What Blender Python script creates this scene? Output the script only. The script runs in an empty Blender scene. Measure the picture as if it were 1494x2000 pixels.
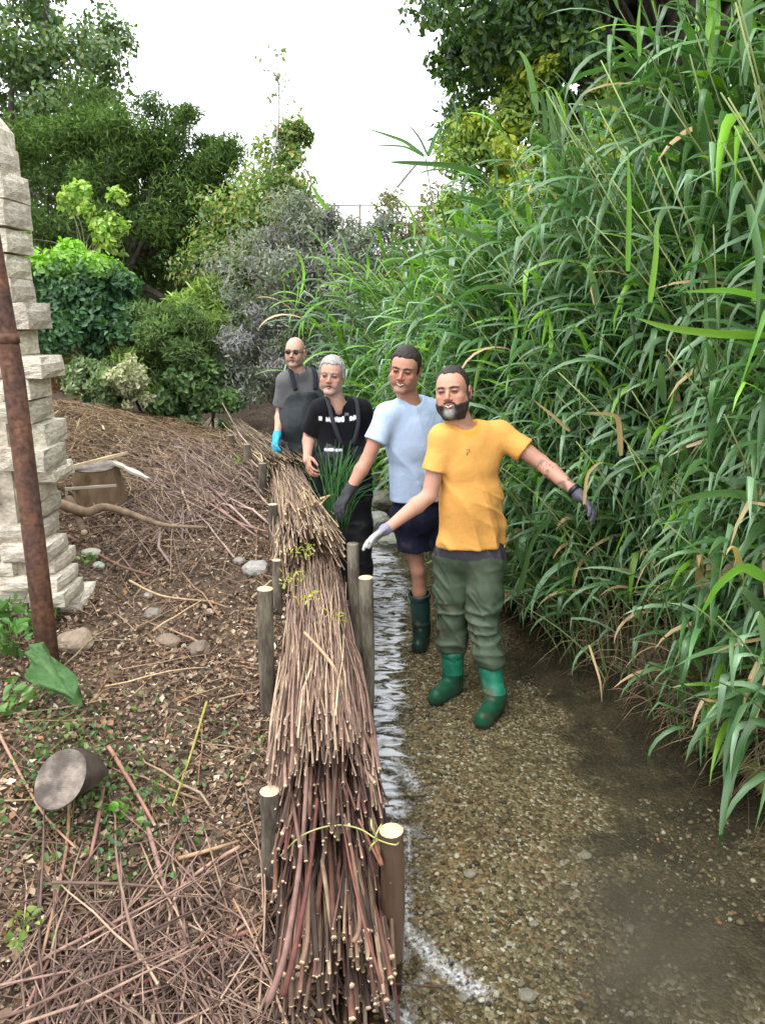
import bpy, math, random
import numpy as np
from mathutils import Vector, Matrix
R = math.radians
rng = np.random.default_rng(7)
random.seed(7)
sc = bpy.context.scene
# ------------------------------------------------------------------ camera, sky, sun, exposure
CAMZ, PITCH, FPX = 2.03, R(14), 1500.0
cam = bpy.data.objects.new('camera', bpy.data.cameras.new('camera'))
sc.collection.objects.link(cam)
cam.location = (0, 0, CAMZ); cam.rotation_euler = (R(90) - PITCH, 0, 0)
cam.data.sensor_fit = 'VERTICAL'; cam.data.sensor_height = 24; cam.data.lens = 18.0
cam.data.clip_start = .02; cam.data.clip_end = 600
sc.camera = cam
SUN_EL, SUN_AZ = 58, 215          # azimuth: light comes from behind the camera, slightly left
w = bpy.data.worlds.new('World'); sc.world = w; w.use_nodes = True
nt = w.node_tree; nt.nodes.clear()
wo = nt.nodes.new('ShaderNodeOutputWorld'); bg = nt.nodes.new('ShaderNodeBackground')
sky = nt.nodes.new('ShaderNodeTexSky'); sky.sky_type = 'NISHITA'; sky.sun_disc = False
sky.sun_elevation = R(SUN_EL); sky.sun_rotation = R(SUN_AZ)
tc = nt.nodes.new('ShaderNodeTexCoord'); sx = nt.nodes.new('ShaderNodeSeparateXYZ')
nz = nt.nodes.new('ShaderNodeTexNoise'); nz.inputs['Scale'].default_value = 2.2; nz.inputs['Detail'].default_value = 5
ma = nt.nodes.new('ShaderNodeMapRange'); ma.inputs[1].default_value = 0; ma.inputs[2].default_value = 1
ma.inputs[3].default_value = .62; ma.inputs[4].default_value = 1.2
mb = nt.nodes.new('ShaderNodeMapRange'); mb.inputs[1].default_value = .3; mb.inputs[2].default_value = .7
mb.inputs[3].default_value = .9; mb.inputs[4].default_value = 1.1
mm = nt.nodes.new('ShaderNodeMath'); mm.operation = 'MULTIPLY'
cl = nt.nodes.new('ShaderNodeVectorMath'); cl.operation = 'SCALE'; cl.inputs[0].default_value = (33, 33.8, 34.6)
mx = nt.nodes.new('ShaderNodeMixRGB'); mx.inputs[0].default_value = .88
L = nt.links.new
L(tc.outputs['Generated'], sx.inputs[0]); L(sx.outputs['Z'], ma.inputs[0]); L(tc.outputs['Generated'], nz.inputs['Vector'])
L(nz.outputs['Fac'], mb.inputs[0]); L(ma.outputs[0], mm.inputs[0]); L(mb.outputs[0], mm.inputs[1]); L(mm.outputs[0], cl.inputs['Scale'])
L(sky.outputs[0], mx.inputs[1]); L(cl.outputs[0], mx.inputs[2]); L(mx.outputs[0], bg.inputs[0])
bg.inputs[1].default_value = .10
L(bg.outputs[0], wo.inputs[0])
sd = bpy.data.lights.new('sun', 'SUN'); sd.energy = 1.2; sd.angle = R(14); sd.color = (1, .96, .9)
so = bpy.data.objects.new('sun', sd); sc.collection.objects.link(so)
_a = R(SUN_AZ); _e = R(SUN_EL)
_sd = Vector((math.sin(_a) * math.cos(_e), math.cos(_a) * math.cos(_e), math.sin(_e)))
so.rotation_euler = _sd.to_track_quat('Z', 'Y').to_euler(); so.location = (0, 0, 20)
sc.view_settings.view_transform = 'Standard'; sc.view_settings.look = 'None'
sc.view_settings.exposure = 0.28; sc.view_settings.gamma = 1; sc.view_settings.use_curve_mapping = False
sc.render.engine = 'CYCLES'
cy = sc.cycles
cy.use_denoising = True; cy.max_bounces = 7; cy.diffuse_bounces = 3; cy.glossy_bounces = 3
cy.transmission_bounces = 5; cy.transparent_max_bounces = 8; cy.caustics_reflective = False; cy.caustics_refractive = False
cy.sample_clamp_indirect = 6

def W(px, py, Y):                 # a pixel of the photograph and a distance -> a point in the place
    yc = (py - 1000) / FPX; xc = (px - 747) / FPX
    c, s = math.cos(PITCH), math.sin(PITCH)
    dy, dz = c - yc * s, -s - yc * c
    t = Y / dy
    return np.array((t * xc, Y, CAMZ + t * dz))

# ------------------------------------------------------------------ small helpers
def _h(ix, iy, iz, seed):
    n = (ix * 374761393 + iy * 668265263 + iz * 2147483647 + seed * 974634777) & 0xffffffff
    n = ((n ^ (n >> 13)) * 1274126177) & 0xffffffff
    n = ((n ^ (n >> 16)) * 2246822519) & 0xffffffff
    return ((n ^ (n >> 15)) & 0xffffff) / float(0xffffff) * 2 - 1

def vn(p, seed=0):                # value noise, -1..1
    p = np.asarray(p, float); i = np.floor(p).astype(np.int64); f = p - i; u = f * f * (3 - 2 * f)
    r = 0
    for dx in (0, 1):
        for dy in (0, 1):
            for dz in (0, 1):
                wgt = (u[..., 0] if dx else 1 - u[..., 0]) * (u[..., 1] if dy else 1 - u[..., 1]) * (u[..., 2] if dz else 1 - u[..., 2])
                r = r + wgt * _h(i[..., 0] + dx, i[..., 1] + dy, i[..., 2] + dz, seed)
    return r

def fbm(p, seed=0, o=3):
    r = 0; a = 1.0; t = 0
    for k in range(o):
        r = r + a * vn(np.asarray(p) * 2 ** k, seed + k * 11); t += a; a *= .5
    return r / t

def sst(x, a=0., b=1.):
    t = np.clip((x - a) / (b - a), 0, 1); return t * t * (3 - 2 * t)

def unit(v):
    v = np.asarray(v, float); return v / (np.linalg.norm(v, axis=-1, keepdims=True) + 1e-12)

def lin(c):                       # srgb 0..255 -> linear
    return tuple((x / 255 / 12.92) if x / 255 <= .04045 else ((x / 255 + .055) / 1.055) ** 2.4 for x in c)

def mesh_np(name, V, F, mats, col=None, smooth=True, mi=None):
    me = bpy.data.meshes.new(name)
    V = np.asarray(V, np.float32); F = np.asarray(F, np.int32); n = F.shape[1]
    me.vertices.add(len(V)); me.vertices.foreach_set('co', V.ravel())
    if n == 4:                    # quads whose last corner repeats are triangles
        use = np.ones(F.shape, bool); use[:, 3] = F[:, 2] != F[:, 3]; lo_ = F[use]; st = np.concatenate([[0], np.cumsum(use.sum(1))[:-1]]).astype(np.int32)
    else: lo_ = F.ravel(); st = np.arange(len(F), dtype=np.int32) * n
    me.loops.add(len(lo_)); me.loops.foreach_set('vertex_index', lo_)
    me.polygons.add(len(F)); me.polygons.foreach_set('loop_start', st)
    me.polygons.foreach_set('use_smooth', np.full(len(F), smooth, bool))
    if mi is not None: me.polygons.foreach_set('material_index', np.asarray(mi, np.int32))
    for m in (mats if isinstance(mats, (list, tuple)) else [mats]): me.materials.append(m)
    if col is not None:
        a = me.color_attributes.new('col', 'FLOAT_COLOR', 'POINT')
        c = np.ones((len(V), 4), np.float32); c[:, :3] = col; a.data.foreach_set('color', c.ravel())
    me.update(calc_edges=True)
    return me

def link(name, data, parent=None, loc=None, label=None, cat=None, group=None, kind=None):
    o = bpy.data.objects.new(name, data); sc.collection.objects.link(o)
    if parent is not None: o.parent = parent
    if loc is not None: o.location = [float(v) for v in loc]
    tag(o, label, cat, group, kind); return o

def tag(o, label=None, cat=None, group=None, kind=None):
    if label: o['label'] = label
    if cat: o['category'] = cat
    if group: o['group'] = group
    if kind: o['kind'] = kind
    return o

def tube(pts, rad, sides=6, caps=True, twist=0., squash=None):
    pts = np.asarray(pts, float); n = len(pts); rad = np.broadcast_to(np.asarray(rad, float), (n,))
    T = unit(np.gradient(pts, axis=0)); ref = np.array((0, 0, 1.)) if abs(T[0, 2]) < .9 else np.array((1., 0, 0))
    V = []
    for i in range(n):
        a = unit(np.cross(T[i], ref)); b = np.cross(T[i], a)
        ref = unit(np.cross(a, T[i])) if True else ref
        th = np.arange(sides) / sides * 2 * math.pi + twist * i
        V.append(pts[i] + rad[i] * (np.cos(th)[:, None] * a + np.sin(th)[:, None] * b))
    V = np.concatenate(V); F = []
    for i in range(n - 1):
        for j in range(sides):
            k = (j + 1) % sides; F.append((i * sides + j, i * sides + k, (i + 1) * sides + k, (i + 1) * sides + j))
    nb = len(F)
    if caps:
        c = len(V); V = np.vstack([V, pts[:1], pts[-1:]])
        for j in range(0, sides, 1):
            k = (j + 1) % sides
            F.append((c, k, j, j)); F.append((c + 1, (n - 1) * sides + j, (n - 1) * sides + k, (n - 1) * sides + k))
    return V, np.array(F), nb

class Acc:                        # collects pieces of quads into one mesh (degenerate quads are cleaned on build)
    def __init__(s): s.V = []; s.F = []; s.C = []; s.M = []; s.n = 0
    def add(s, V, F, col=None, mi=0):
        V = np.asarray(V, float); F = np.asarray(F)
        s.V.append(V); s.F.append(F + s.n); s.n += len(V)
        s.C.append(np.broadcast_to(np.asarray(col if col is not None else (1, 1, 1), float), (len(V), 3)))
        s.M.append(np.broadcast_to(np.asarray(mi), (len(F),)))
        return s
    def mesh(s, name, mats, smooth=True):
        V = np.concatenate(s.V); F = np.concatenate(s.F)
        me = mesh_np(name, V, F, mats, np.concatenate(s.C), smooth, np.concatenate(s.M))
        me.validate(); return me

def tubes_mesh(name, items, mats, smooth=True):
    A = Acc()
    for pts, rad, sides, col in items:
        V, F, nb = tube(pts, rad, sides); A.add(V, F, col)
    return A.mesh(name, mats, smooth)

# ------------------------------------------------------------------ materials
def mat(name, col=(.5, .5, .5), rough=.6, spec=.35, attr=False, n1=0, a1=.3, col2=None, bump=0, bs=30, transl=0, rand=0, metal=0, sheen=0, n2=0, stretch=None, sss=0, tint=None):
    m = bpy.data.materials.new(name); m.use_nodes = True; t = m.node_tree; N = t.nodes; N.clear(); K = t.links.new
    out = N.new('ShaderNodeOutputMaterial'); p = N.new('ShaderNodeBsdfPrincipled')
    p.inputs['Roughness'].default_value = rough; p.inputs['Specular IOR Level'].default_value = spec; p.inputs['Metallic'].default_value = metal
    if sheen: p.inputs['Sheen Weight'].default_value = sheen
    if sss:
        p.inputs['Subsurface Weight'].default_value = sss; p.inputs['Subsurface Radius'].default_value = (.012, .005, .003); p.inputs['Subsurface Scale'].default_value = 1
    tcn = N.new('ShaderNodeTexCoord'); vec = tcn.outputs['Object']
    if stretch:
        mp = N.new('ShaderNodeMapping'); mp.inputs['Scale'].default_value = stretch; K(vec, mp.inputs[0]); vec = mp.outputs[0]
    if attr:
        a = N.new('ShaderNodeVertexColor'); a.layer_name = 'col'; c = a.outputs[0]
    else:
        a = N.new('ShaderNodeRGB'); a.outputs[0].default_value = (*col, 1); c = a.outputs[0]
    if n1:
        nn = N.new('ShaderNodeTexNoise'); nn.inputs['Scale'].default_value = n1; nn.inputs['Detail'].default_value = 6; nn.inputs['Roughness'].default_value = .65; K(vec, nn.inputs['Vector'])
        if col2:
            r = N.new('ShaderNodeMapRange'); r.inputs[1].default_value = .42; r.inputs[2].default_value = .6; K(nn.outputs['Fac'], r.inputs[0])
            x = N.new('ShaderNodeMixRGB'); K(r.outputs[0], x.inputs[0]); K(c, x.inputs[1]); x.inputs[2].default_value = (*col2, 1); c = x.outputs[0]
        if n2:
            nn = N.new('ShaderNodeTexNoise'); nn.inputs['Scale'].default_value = n2; nn.inputs['Detail'].default_value = 4; K(vec, nn.inputs['Vector'])
        r = N.new('ShaderNodeMapRange'); r.inputs[1].default_value = .3; r.inputs[2].default_value = .7; r.inputs[3].default_value = 1 - a1; r.inputs[4].default_value = 1 + a1
        K(nn.outputs['Fac'], r.inputs[0]); v = N.new('ShaderNodeVectorMath'); v.operation = 'SCALE'; K(c, v.inputs[0]); K(r.outputs[0], v.inputs['Scale']); c = v.outputs[0]
    if rand:
        oi = N.new('ShaderNodeObjectInfo'); r = N.new('ShaderNodeMapRange'); r.inputs[3].default_value = 1 - rand; r.inputs[4].default_value = 1 + rand
        K(oi.outputs['Random'], r.inputs[0]); v = N.new('ShaderNodeVectorMath'); v.operation = 'SCALE'; K(c, v.inputs[0]); K(r.outputs[0], v.inputs['Scale'])
        hs = N.new('ShaderNodeHueSaturation'); r2 = N.new('ShaderNodeMapRange'); r2.inputs[3].default_value = .485; r2.inputs[4].default_value = .515
        m7 = N.new('ShaderNodeMath'); m7.operation = 'MULTIPLY'; m7.inputs[1].default_value = 7.31; K(oi.outputs['Random'], m7.inputs[0])
        fr = N.new('ShaderNodeMath'); fr.operation = 'FRACT'; K(m7.outputs[0], fr.inputs[0]); K(fr.outputs[0], r2.inputs[0])
        K(r2.outputs[0], hs.inputs['Hue']); K(v.outputs[0], hs.inputs['Color']); c = hs.outputs[0]
    if tint:
        v = N.new('ShaderNodeVectorMath'); v.operation = 'MULTIPLY'; K(c, v.inputs[0]); v.inputs[1].default_value = tint; c = v.outputs[0]
    K(c, p.inputs['Base Color'])
    if bump:
        bn = N.new('ShaderNodeTexNoise'); bn.inputs['Scale'].default_value = bs; bn.inputs['Detail'].default_value = 5; K(vec, bn.inputs['Vector'])
        b = N.new('ShaderNodeBump'); b.inputs['Strength'].default_value = 1; b.inputs['Distance'].default_value = bump; K(bn.outputs['Fac'], b.inputs['Height']); K(b.outputs[0], p.inputs['Normal'])
    if transl:
        tr = N.new('ShaderNodeBsdfTranslucent'); g = N.new('ShaderNodeMixRGB'); g.blend_type = 'MULTIPLY'; g.inputs[0].default_value = 1; K(c, g.inputs[1]); g.inputs[2].default_value = (1.5, 1.7, .6, 1)
        K(g.outputs[0], tr.inputs[0]); ms = N.new('ShaderNodeMixShader'); ms.inputs[0].default_value = transl
        K(p.outputs[0], ms.inputs[1]); K(tr.outputs[0], ms.inputs[2]); K(ms.outputs[0], out.inputs[0])
    else: K(p.outputs[0], out.inputs[0])
    return m

M = {}
M['leaf'] = mat('leaf', attr=True, rough=.42, spec=.5, transl=.3)
M['leaf_matt'] = mat('leaf_matt', attr=True, rough=.65, spec=.25, transl=.22)
M['reed'] = mat('reed_leaf', col=(.085, .185, .065), rough=.36, spec=.6, transl=.32, rand=.4)
M['reed_pale'] = mat('reed_leaf_pale', col=(.19, .31, .18), rough=.38, spec=.55, transl=.2, rand=.25)
M['reed_young'] = mat('reed_leaf_young', col=(.16, .34, .045), rough=.4, spec=.5, transl=.35, rand=.25)
M['reed_dry'] = mat('reed_leaf_dry', col=(.5, .36, .2), rough=.7, transl=.2, rand=.3)
M['reed_mass'] = mat('reed_mass', attr=True, rough=.36, spec=.6, transl=.25)
M['reed_stem'] = mat('reed_stem', col=(.2, .26, .09), rough=.5, rand=.3)
M['bark'] = mat('bark', attr=True, rough=.85, spec=.2, n1=18, a1=.45, bump=.006, bs=50, stretch=(1, 1, .3))
M['stake_bark'] = mat('stake_bark', col=(.09, .07, .052), rough=.8, n1=22, a1=.5, col2=(.14, .125, .09), bump=.003, bs=80, stretch=(1, 1, .25), rand=.2)
M['wet_bark'] = mat('wet_bark', col=(.1, .062, .038), rough=.45, n1=14, a1=.5, col2=(.055, .038, .028), bump=.003, bs=70, stretch=(1, 1, .2))
M['cut_wood'] = mat('cut_wood', col=(.5, .385, .25), rough=.75, n1=40, a1=.25)
M['old_wood'] = mat('old_wood', col=(.3, .24, .19), rough=.8, n1=16, a1=.5, col2=(.17, .14, .12), bump=.004, bs=60)
M['stick'] = mat('stick_bark', attr=True, rough=.7, spec=.25, rand=.4, n1=25, a1=.35, tint=(1.05, .97, .86))
M['stick_end'] = mat('stick_end', col=(.62, .46, .3), rough=.7, rand=.3)
M['litter'] = mat('litter', attr=True, rough=.75, spec=.25, transl=.1)
M['twine'] = mat('twine', col=(.33, .34, .12), rough=.6)
M['stone'] = mat('stone', col=(.66, .61, .5), rough=.92, spec=.15, n1=7, a1=.34, col2=(.46, .4, .32), bump=.010, bs=22, rand=.2, n2=60)
M['mortar'] = mat('mortar', col=(.42, .37, .29), rough=.95, n1=12, a1=.4, bump=.02, bs=25)
M['rust'] = mat('rust', col=(.075, .04, .03), rough=.8, n1=6, a1=.5, col2=(.13, .062, .035), bump=.0025, bs=60, n2=45)
M['rock'] = mat('rock', attr=True, rough=.8, n1=12, a1=.35, bump=.01, bs=30)
M['pebble'] = mat('pebble', attr=True, rough=.5, n1=60, a1=.2)
M['skin'] = mat('skin', attr=True, rough=.5, spec=.4, sss=.12, bump=.0006, bs=160)
M['cloth'] = mat('cloth', attr=True, rough=.88, spec=.15, n1=9, a1=.09, n2=260, sheen=.03, bump=.005, bs=22)
M['wader'] = mat('wader', attr=True, rough=.6, spec=.35, n1=14, a1=.14, bump=.004, bs=28)
M['rubber'] = mat('rubber', attr=True, rough=.42, spec=.45, n1=16, a1=.35, bump=.002, bs=25)
M['hair'] = mat('hair', attr=True, rough=.6, n1=260, a1=.4, bump=.004, bs=300)
M['glove'] = mat('glove', attr=True, rough=.7, n1=60, a1=.15, bump=.001, bs=120)
M['glass_dark'] = mat('dark_lens', col=(.01, .01, .012), rough=.1, spec=.7)
M['eye'] = mat('eye', attr=True, rough=.15, spec=.6)
M['plain'] = mat('painted', attr=True, rough=.6)

def grain_mat():
    m = mat('end_grain', col=(.1, .08, .066), rough=.85, n1=12, a1=.5, col2=(.17, .14, .115), bump=.003, bs=80); t = m.node_tree; N = t.nodes
    p = [n for n in N if n.type == 'BSDF_PRINCIPLED'][0]; w_ = N.new('ShaderNodeTexWave'); w_.wave_type = 'RINGS'; w_.rings_direction = 'Z'; w_.inputs['Scale'].default_value = 70; w_.inputs['Distortion'].default_value = 5; w_.inputs['Detail'].default_value = 2
    tc = N.new('ShaderNodeTexCoord'); t.links.new(tc.outputs['Object'], w_.inputs['Vector']); r = N.new('ShaderNodeMapRange'); r.inputs[3].default_value = .8; r.inputs[4].default_value = 1.1; t.links.new(w_.outputs['Fac'], r.inputs[0])
    s = N.new('ShaderNodeVectorMath'); s.operation = 'SCALE'; src = p.inputs['Base Color'].links[0].from_socket; t.links.new(src, s.inputs[0]); t.links.new(r.outputs[0], s.inputs['Scale']); t.links.new(s.outputs[0], p.inputs['Base Color']); return m
M['end_grain'] = grain_mat()

M['crinkle'] = mat('crinkle_leaf', attr=True, rough=.6, spec=.3, transl=.15, n1=14, a1=.35, col2=(.05, .12, .035), bump=.03, bs=16)
# ------------------------------------------------------------------ lie of the land
def f_xb(Y): return np.interp(Y, [0, 1, 1.85, 2.8, 4, 5.2, 6.2, 8, 12, 20], [-.1, -.12, -.148, -.247, -.376, -.555, -.84, -1.69, -4.0, -10])
def f_xr(Y): return np.interp(Y, [0, 2.5, 3, 3.4, 4.3, 5, 7, 9, 12, 20], [1.8, 1.68, 1.57, 1.46, 1.1, .9, .35, -.35, -2.2, -8])
def f_ze(Y): return np.interp(Y, [0, 1, 2, 3, 4, 5, 6.5, 8, 12], [.1, .12, .15, .33, .52, .7, .85, .9, .9])
def f_zl(Y): return np.interp(Y, [0, 1, 2, 3.3, 4.2, 5, 6, 7, 9, 13], [.3, .36, .43, .55, .68, .85, 1.1, 1.24, 1.0, 1.1])
WATER = .125
def ground_z(x, y, rough=True):
    x = np.asarray(x, float); y = np.asarray(y, float)
    xb, xr = f_xb(y), f_xr(y)
    s = xb - x; ze = f_ze(y); zl = f_zl(y) + .25 * sst(s, 2.2, 6)
    zleft = ze + (zl - ze) * sst(s, .05, 1.7)
    bed = .0 + .03 * sst(np.abs(x - (xb + xr) / 2) / ((xr - xb) / 2 + .01), .7, 1.0)
    zright = bed + .34 * sst(x - xr, -.02, .3) + .75 * sst(x - xr, .3, 4)
    z = np.where(x < (xb + xr) / 2, bed + (zleft - bed) * sst(s, -.13, .06), zright)
    if rough:
        p = np.stack([x, y, x * 0], -1); left = sst(s, .0, .4) + sst(x - xr, 0, .3)
        z = z + left * (.045 * fbm(p * 2.3, 3, 3) + .022 * fbm(p * 9, 5, 3)) + (1 - np.clip(left, 0, 1)) * .018 * fbm(p * 2.2, 9, 3)
    return z

def graded(lo, hi, step, far):
    a = list(np.arange(lo, hi + 1e-6, step)); g = step; L0 = []; x = lo
    while x > -far: g *= 1.35; x -= g; L0.append(x)
    g = step; x = a[-1]; H0 = []
    while x < far: g *= 1.35; x += g; H0.append(x)
    return np.array(L0[::-1] + a + H0)
gx = graded(-5, 3.2, .035, 150); gy = graded(.3, 10, .035, 180)
X, Y = np.meshgrid(gx, gy, indexing='ij'); Z = ground_z(X, Y)
V = np.stack([X, Y, Z], -1).reshape(-1, 3); nx, ny = X.shape
i, j = np.meshgrid(np.arange(nx - 1), np.arange(ny - 1), indexing='ij')
F = np.stack([i * ny + j, (i + 1) * ny + j, (i + 1) * ny + j + 1, i * ny + j + 1], -1).reshape(-1, 4)
fc = V[F].mean(1); wet = (fc[:, 0] > f_xb(fc[:, 1]) - .02) & (fc[:, 0] < f_xr(fc[:, 1]) + .1) & (fc[:, 1] > -6) & (fc[:, 1] < 30)
def sub(F, m):
    f = F[m]; u, inv = np.unique(f, return_inverse=True); return V[u], inv.reshape(f.shape)

def soil_mat():
    m = bpy.data.materials.new('soil'); m.use_nodes = True; t = m.node_tree; N = t.nodes; K = t.links.new; p = N['Principled BSDF']
    tc = N.new('ShaderNodeTexCoord'); n = N.new('ShaderNodeTexNoise'); n.inputs['Scale'].default_value = 3; n.inputs['Detail'].default_value = 9; n.inputs['Roughness'].default_value = .7
    K(tc.outputs['Object'], n.inputs['Vector'])
    r = N.new('ShaderNodeValToRGB'); K(n.outputs['Fac'], r.inputs[0]); e = r.color_ramp.elements
    e[0].position = .3; e[0].color = (.04, .028, .02, 1); e[1].position = .7; e[1].color = (.15, .105, .07, 1); q = r.color_ramp.elements.new(.5); q.color = (.08, .057, .04, 1)
    v = N.new('ShaderNodeTexVoronoi'); v.inputs['Scale'].default_value = 55; K(tc.outputs['Object'], v.inputs['Vector'])
    hs = N.new('ShaderNodeSeparateColor'); K(v.outputs['Color'], hs.inputs[0]); rr = N.new('ShaderNodeMapRange'); rr.inputs[3].default_value = .45; rr.inputs[4].default_value = 1.9; K(hs.outputs[0], rr.inputs[0])
    s = N.new('ShaderNodeVectorMath'); s.operation = 'SCALE'; K(r.outputs[0], s.inputs[0]); K(rr.outputs[0], s.inputs['Scale']); K(s.outputs[0], p.inputs['Base Color'])
    n2 = N.new('ShaderNodeTexNoise'); n2.inputs['Scale'].default_value = 35; n2.inputs['Detail'].default_value = 8; K(tc.outputs['Object'], n2.inputs['Vector'])
    b = N.new('ShaderNodeBump'); b.inputs['Distance'].default_value = .03; b.inputs['Strength'].default_value = 1; K(n2.outputs['Fac'], b.inputs['Height']); K(b.outputs[0], p.inputs['Normal'])
    p.inputs['Roughness'].default_value = .95; p.inputs['Specular IOR Level'].default_value = .15
    return m
def bed_mat():
    m = bpy.data.materials.new('gravel_bed'); m.use_nodes = True; t = m.node_tree; N = t.nodes; K = t.links.new; p = N['Principled BSDF']
    tc = N.new('ShaderNodeTexCoord'); cols = None
    v = N.new('ShaderNodeTexVoronoi'); v.inputs['Scale'].default_value = 75; K(tc.outputs['Object'], v.inputs['Vector'])
    s = N.new('ShaderNodeSeparateColor'); K(v.outputs['Color'], s.inputs[0])
    r = N.new('ShaderNodeValToRGB'); K(s.outputs[0], r.inputs[0]); r.color_ramp.interpolation = 'CONSTANT'; el = r.color_ramp.elements
    el[0].position = 0; el[0].color = (.15, .115, .06, 1); el[1].position = .3; el[1].color = (.25, .2, .11, 1)
    for pos, c in ((.5, (.32, .26, .15)), (.7, (.07, .06, .045)), (.78, (.42, .36, .24)), (.9, (.66, .62, .52)), (.97, (.36, .18, .08))):
        q = el.new(pos); q.color = (*c, 1)
    n = N.new('ShaderNodeTexNoise'); n.inputs['Scale'].default_value = 2.1; n.inputs['Detail'].default_value = 8; n.inputs['Roughness'].default_value = .62; n.inputs['Distortion'].default_value = .5; K(tc.outputs['Object'], n.inputs['Vector'])
    sp = N.new('ShaderNodeSeparateXYZ'); K(tc.outputs['Object'], sp.inputs[0])
    g = N.new('ShaderNodeMapRange'); g.inputs[1].default_value = .1; g.inputs[2].default_value = 1.2; g.inputs[3].default_value = -.14; g.inputs[4].default_value = .16; K(sp.outputs['X'], g.inputs[0])
    ad = N.new('ShaderNodeMath'); ad.operation = 'ADD'; K(n.outputs['Fac'], ad.inputs[0]); K(g.outputs[0], ad.inputs[1])
    si = N.new('ShaderNodeMapRange'); si.inputs[1].default_value = .5; si.inputs[2].default_value = .62; si.inputs[4].default_value = .88; K(ad.outputs[0], si.inputs[0])
    n3 = N.new('ShaderNodeTexNoise'); n3.inputs['Scale'].default_value = 5; n3.inputs['Detail'].default_value = 6; K(tc.outputs['Object'], n3.inputs['Vector'])
    rs = N.new('ShaderNodeValToRGB'); K(n3.outputs['Fac'], rs.inputs[0]); rs.color_ramp.elements[0].position = .4; rs.color_ramp.elements[0].color = (.022, .018, .012, 1); rs.color_ramp.elements[1].position = .62; rs.color_ramp.elements[1].color = (.1, .078, .045, 1)
    x = N.new('ShaderNodeMixRGB'); K(si.outputs[0], x.inputs[0]); K(r.outputs[0], x.inputs[1]); K(rs.outputs[0], x.inputs[2]); K(x.outputs[0], p.inputs['Base Color'])
    b = N.new('ShaderNodeBump'); b.inputs['Distance'].default_value = .012; b.invert = True; K(v.outputs['Distance'], b.inputs['Height']); K(b.outputs[0], p.inputs['Normal']); p.inputs['Roughness'].default_value = .7
    return m
M['soil'] = soil_mat(); M['bed'] = bed_mat()
v_, f_ = sub(F, ~wet); link('ground', mesh_np('ground', v_, f_, M['soil']), kind='structure', label='brown earth bank littered with twigs sloping to the stream')
v_, f_ = sub(F, wet); link('stream_bed', mesh_np('stream_bed', v_, f_, M['bed']), kind='structure', label='gravelly brown stream bed seen through clear water')

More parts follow.
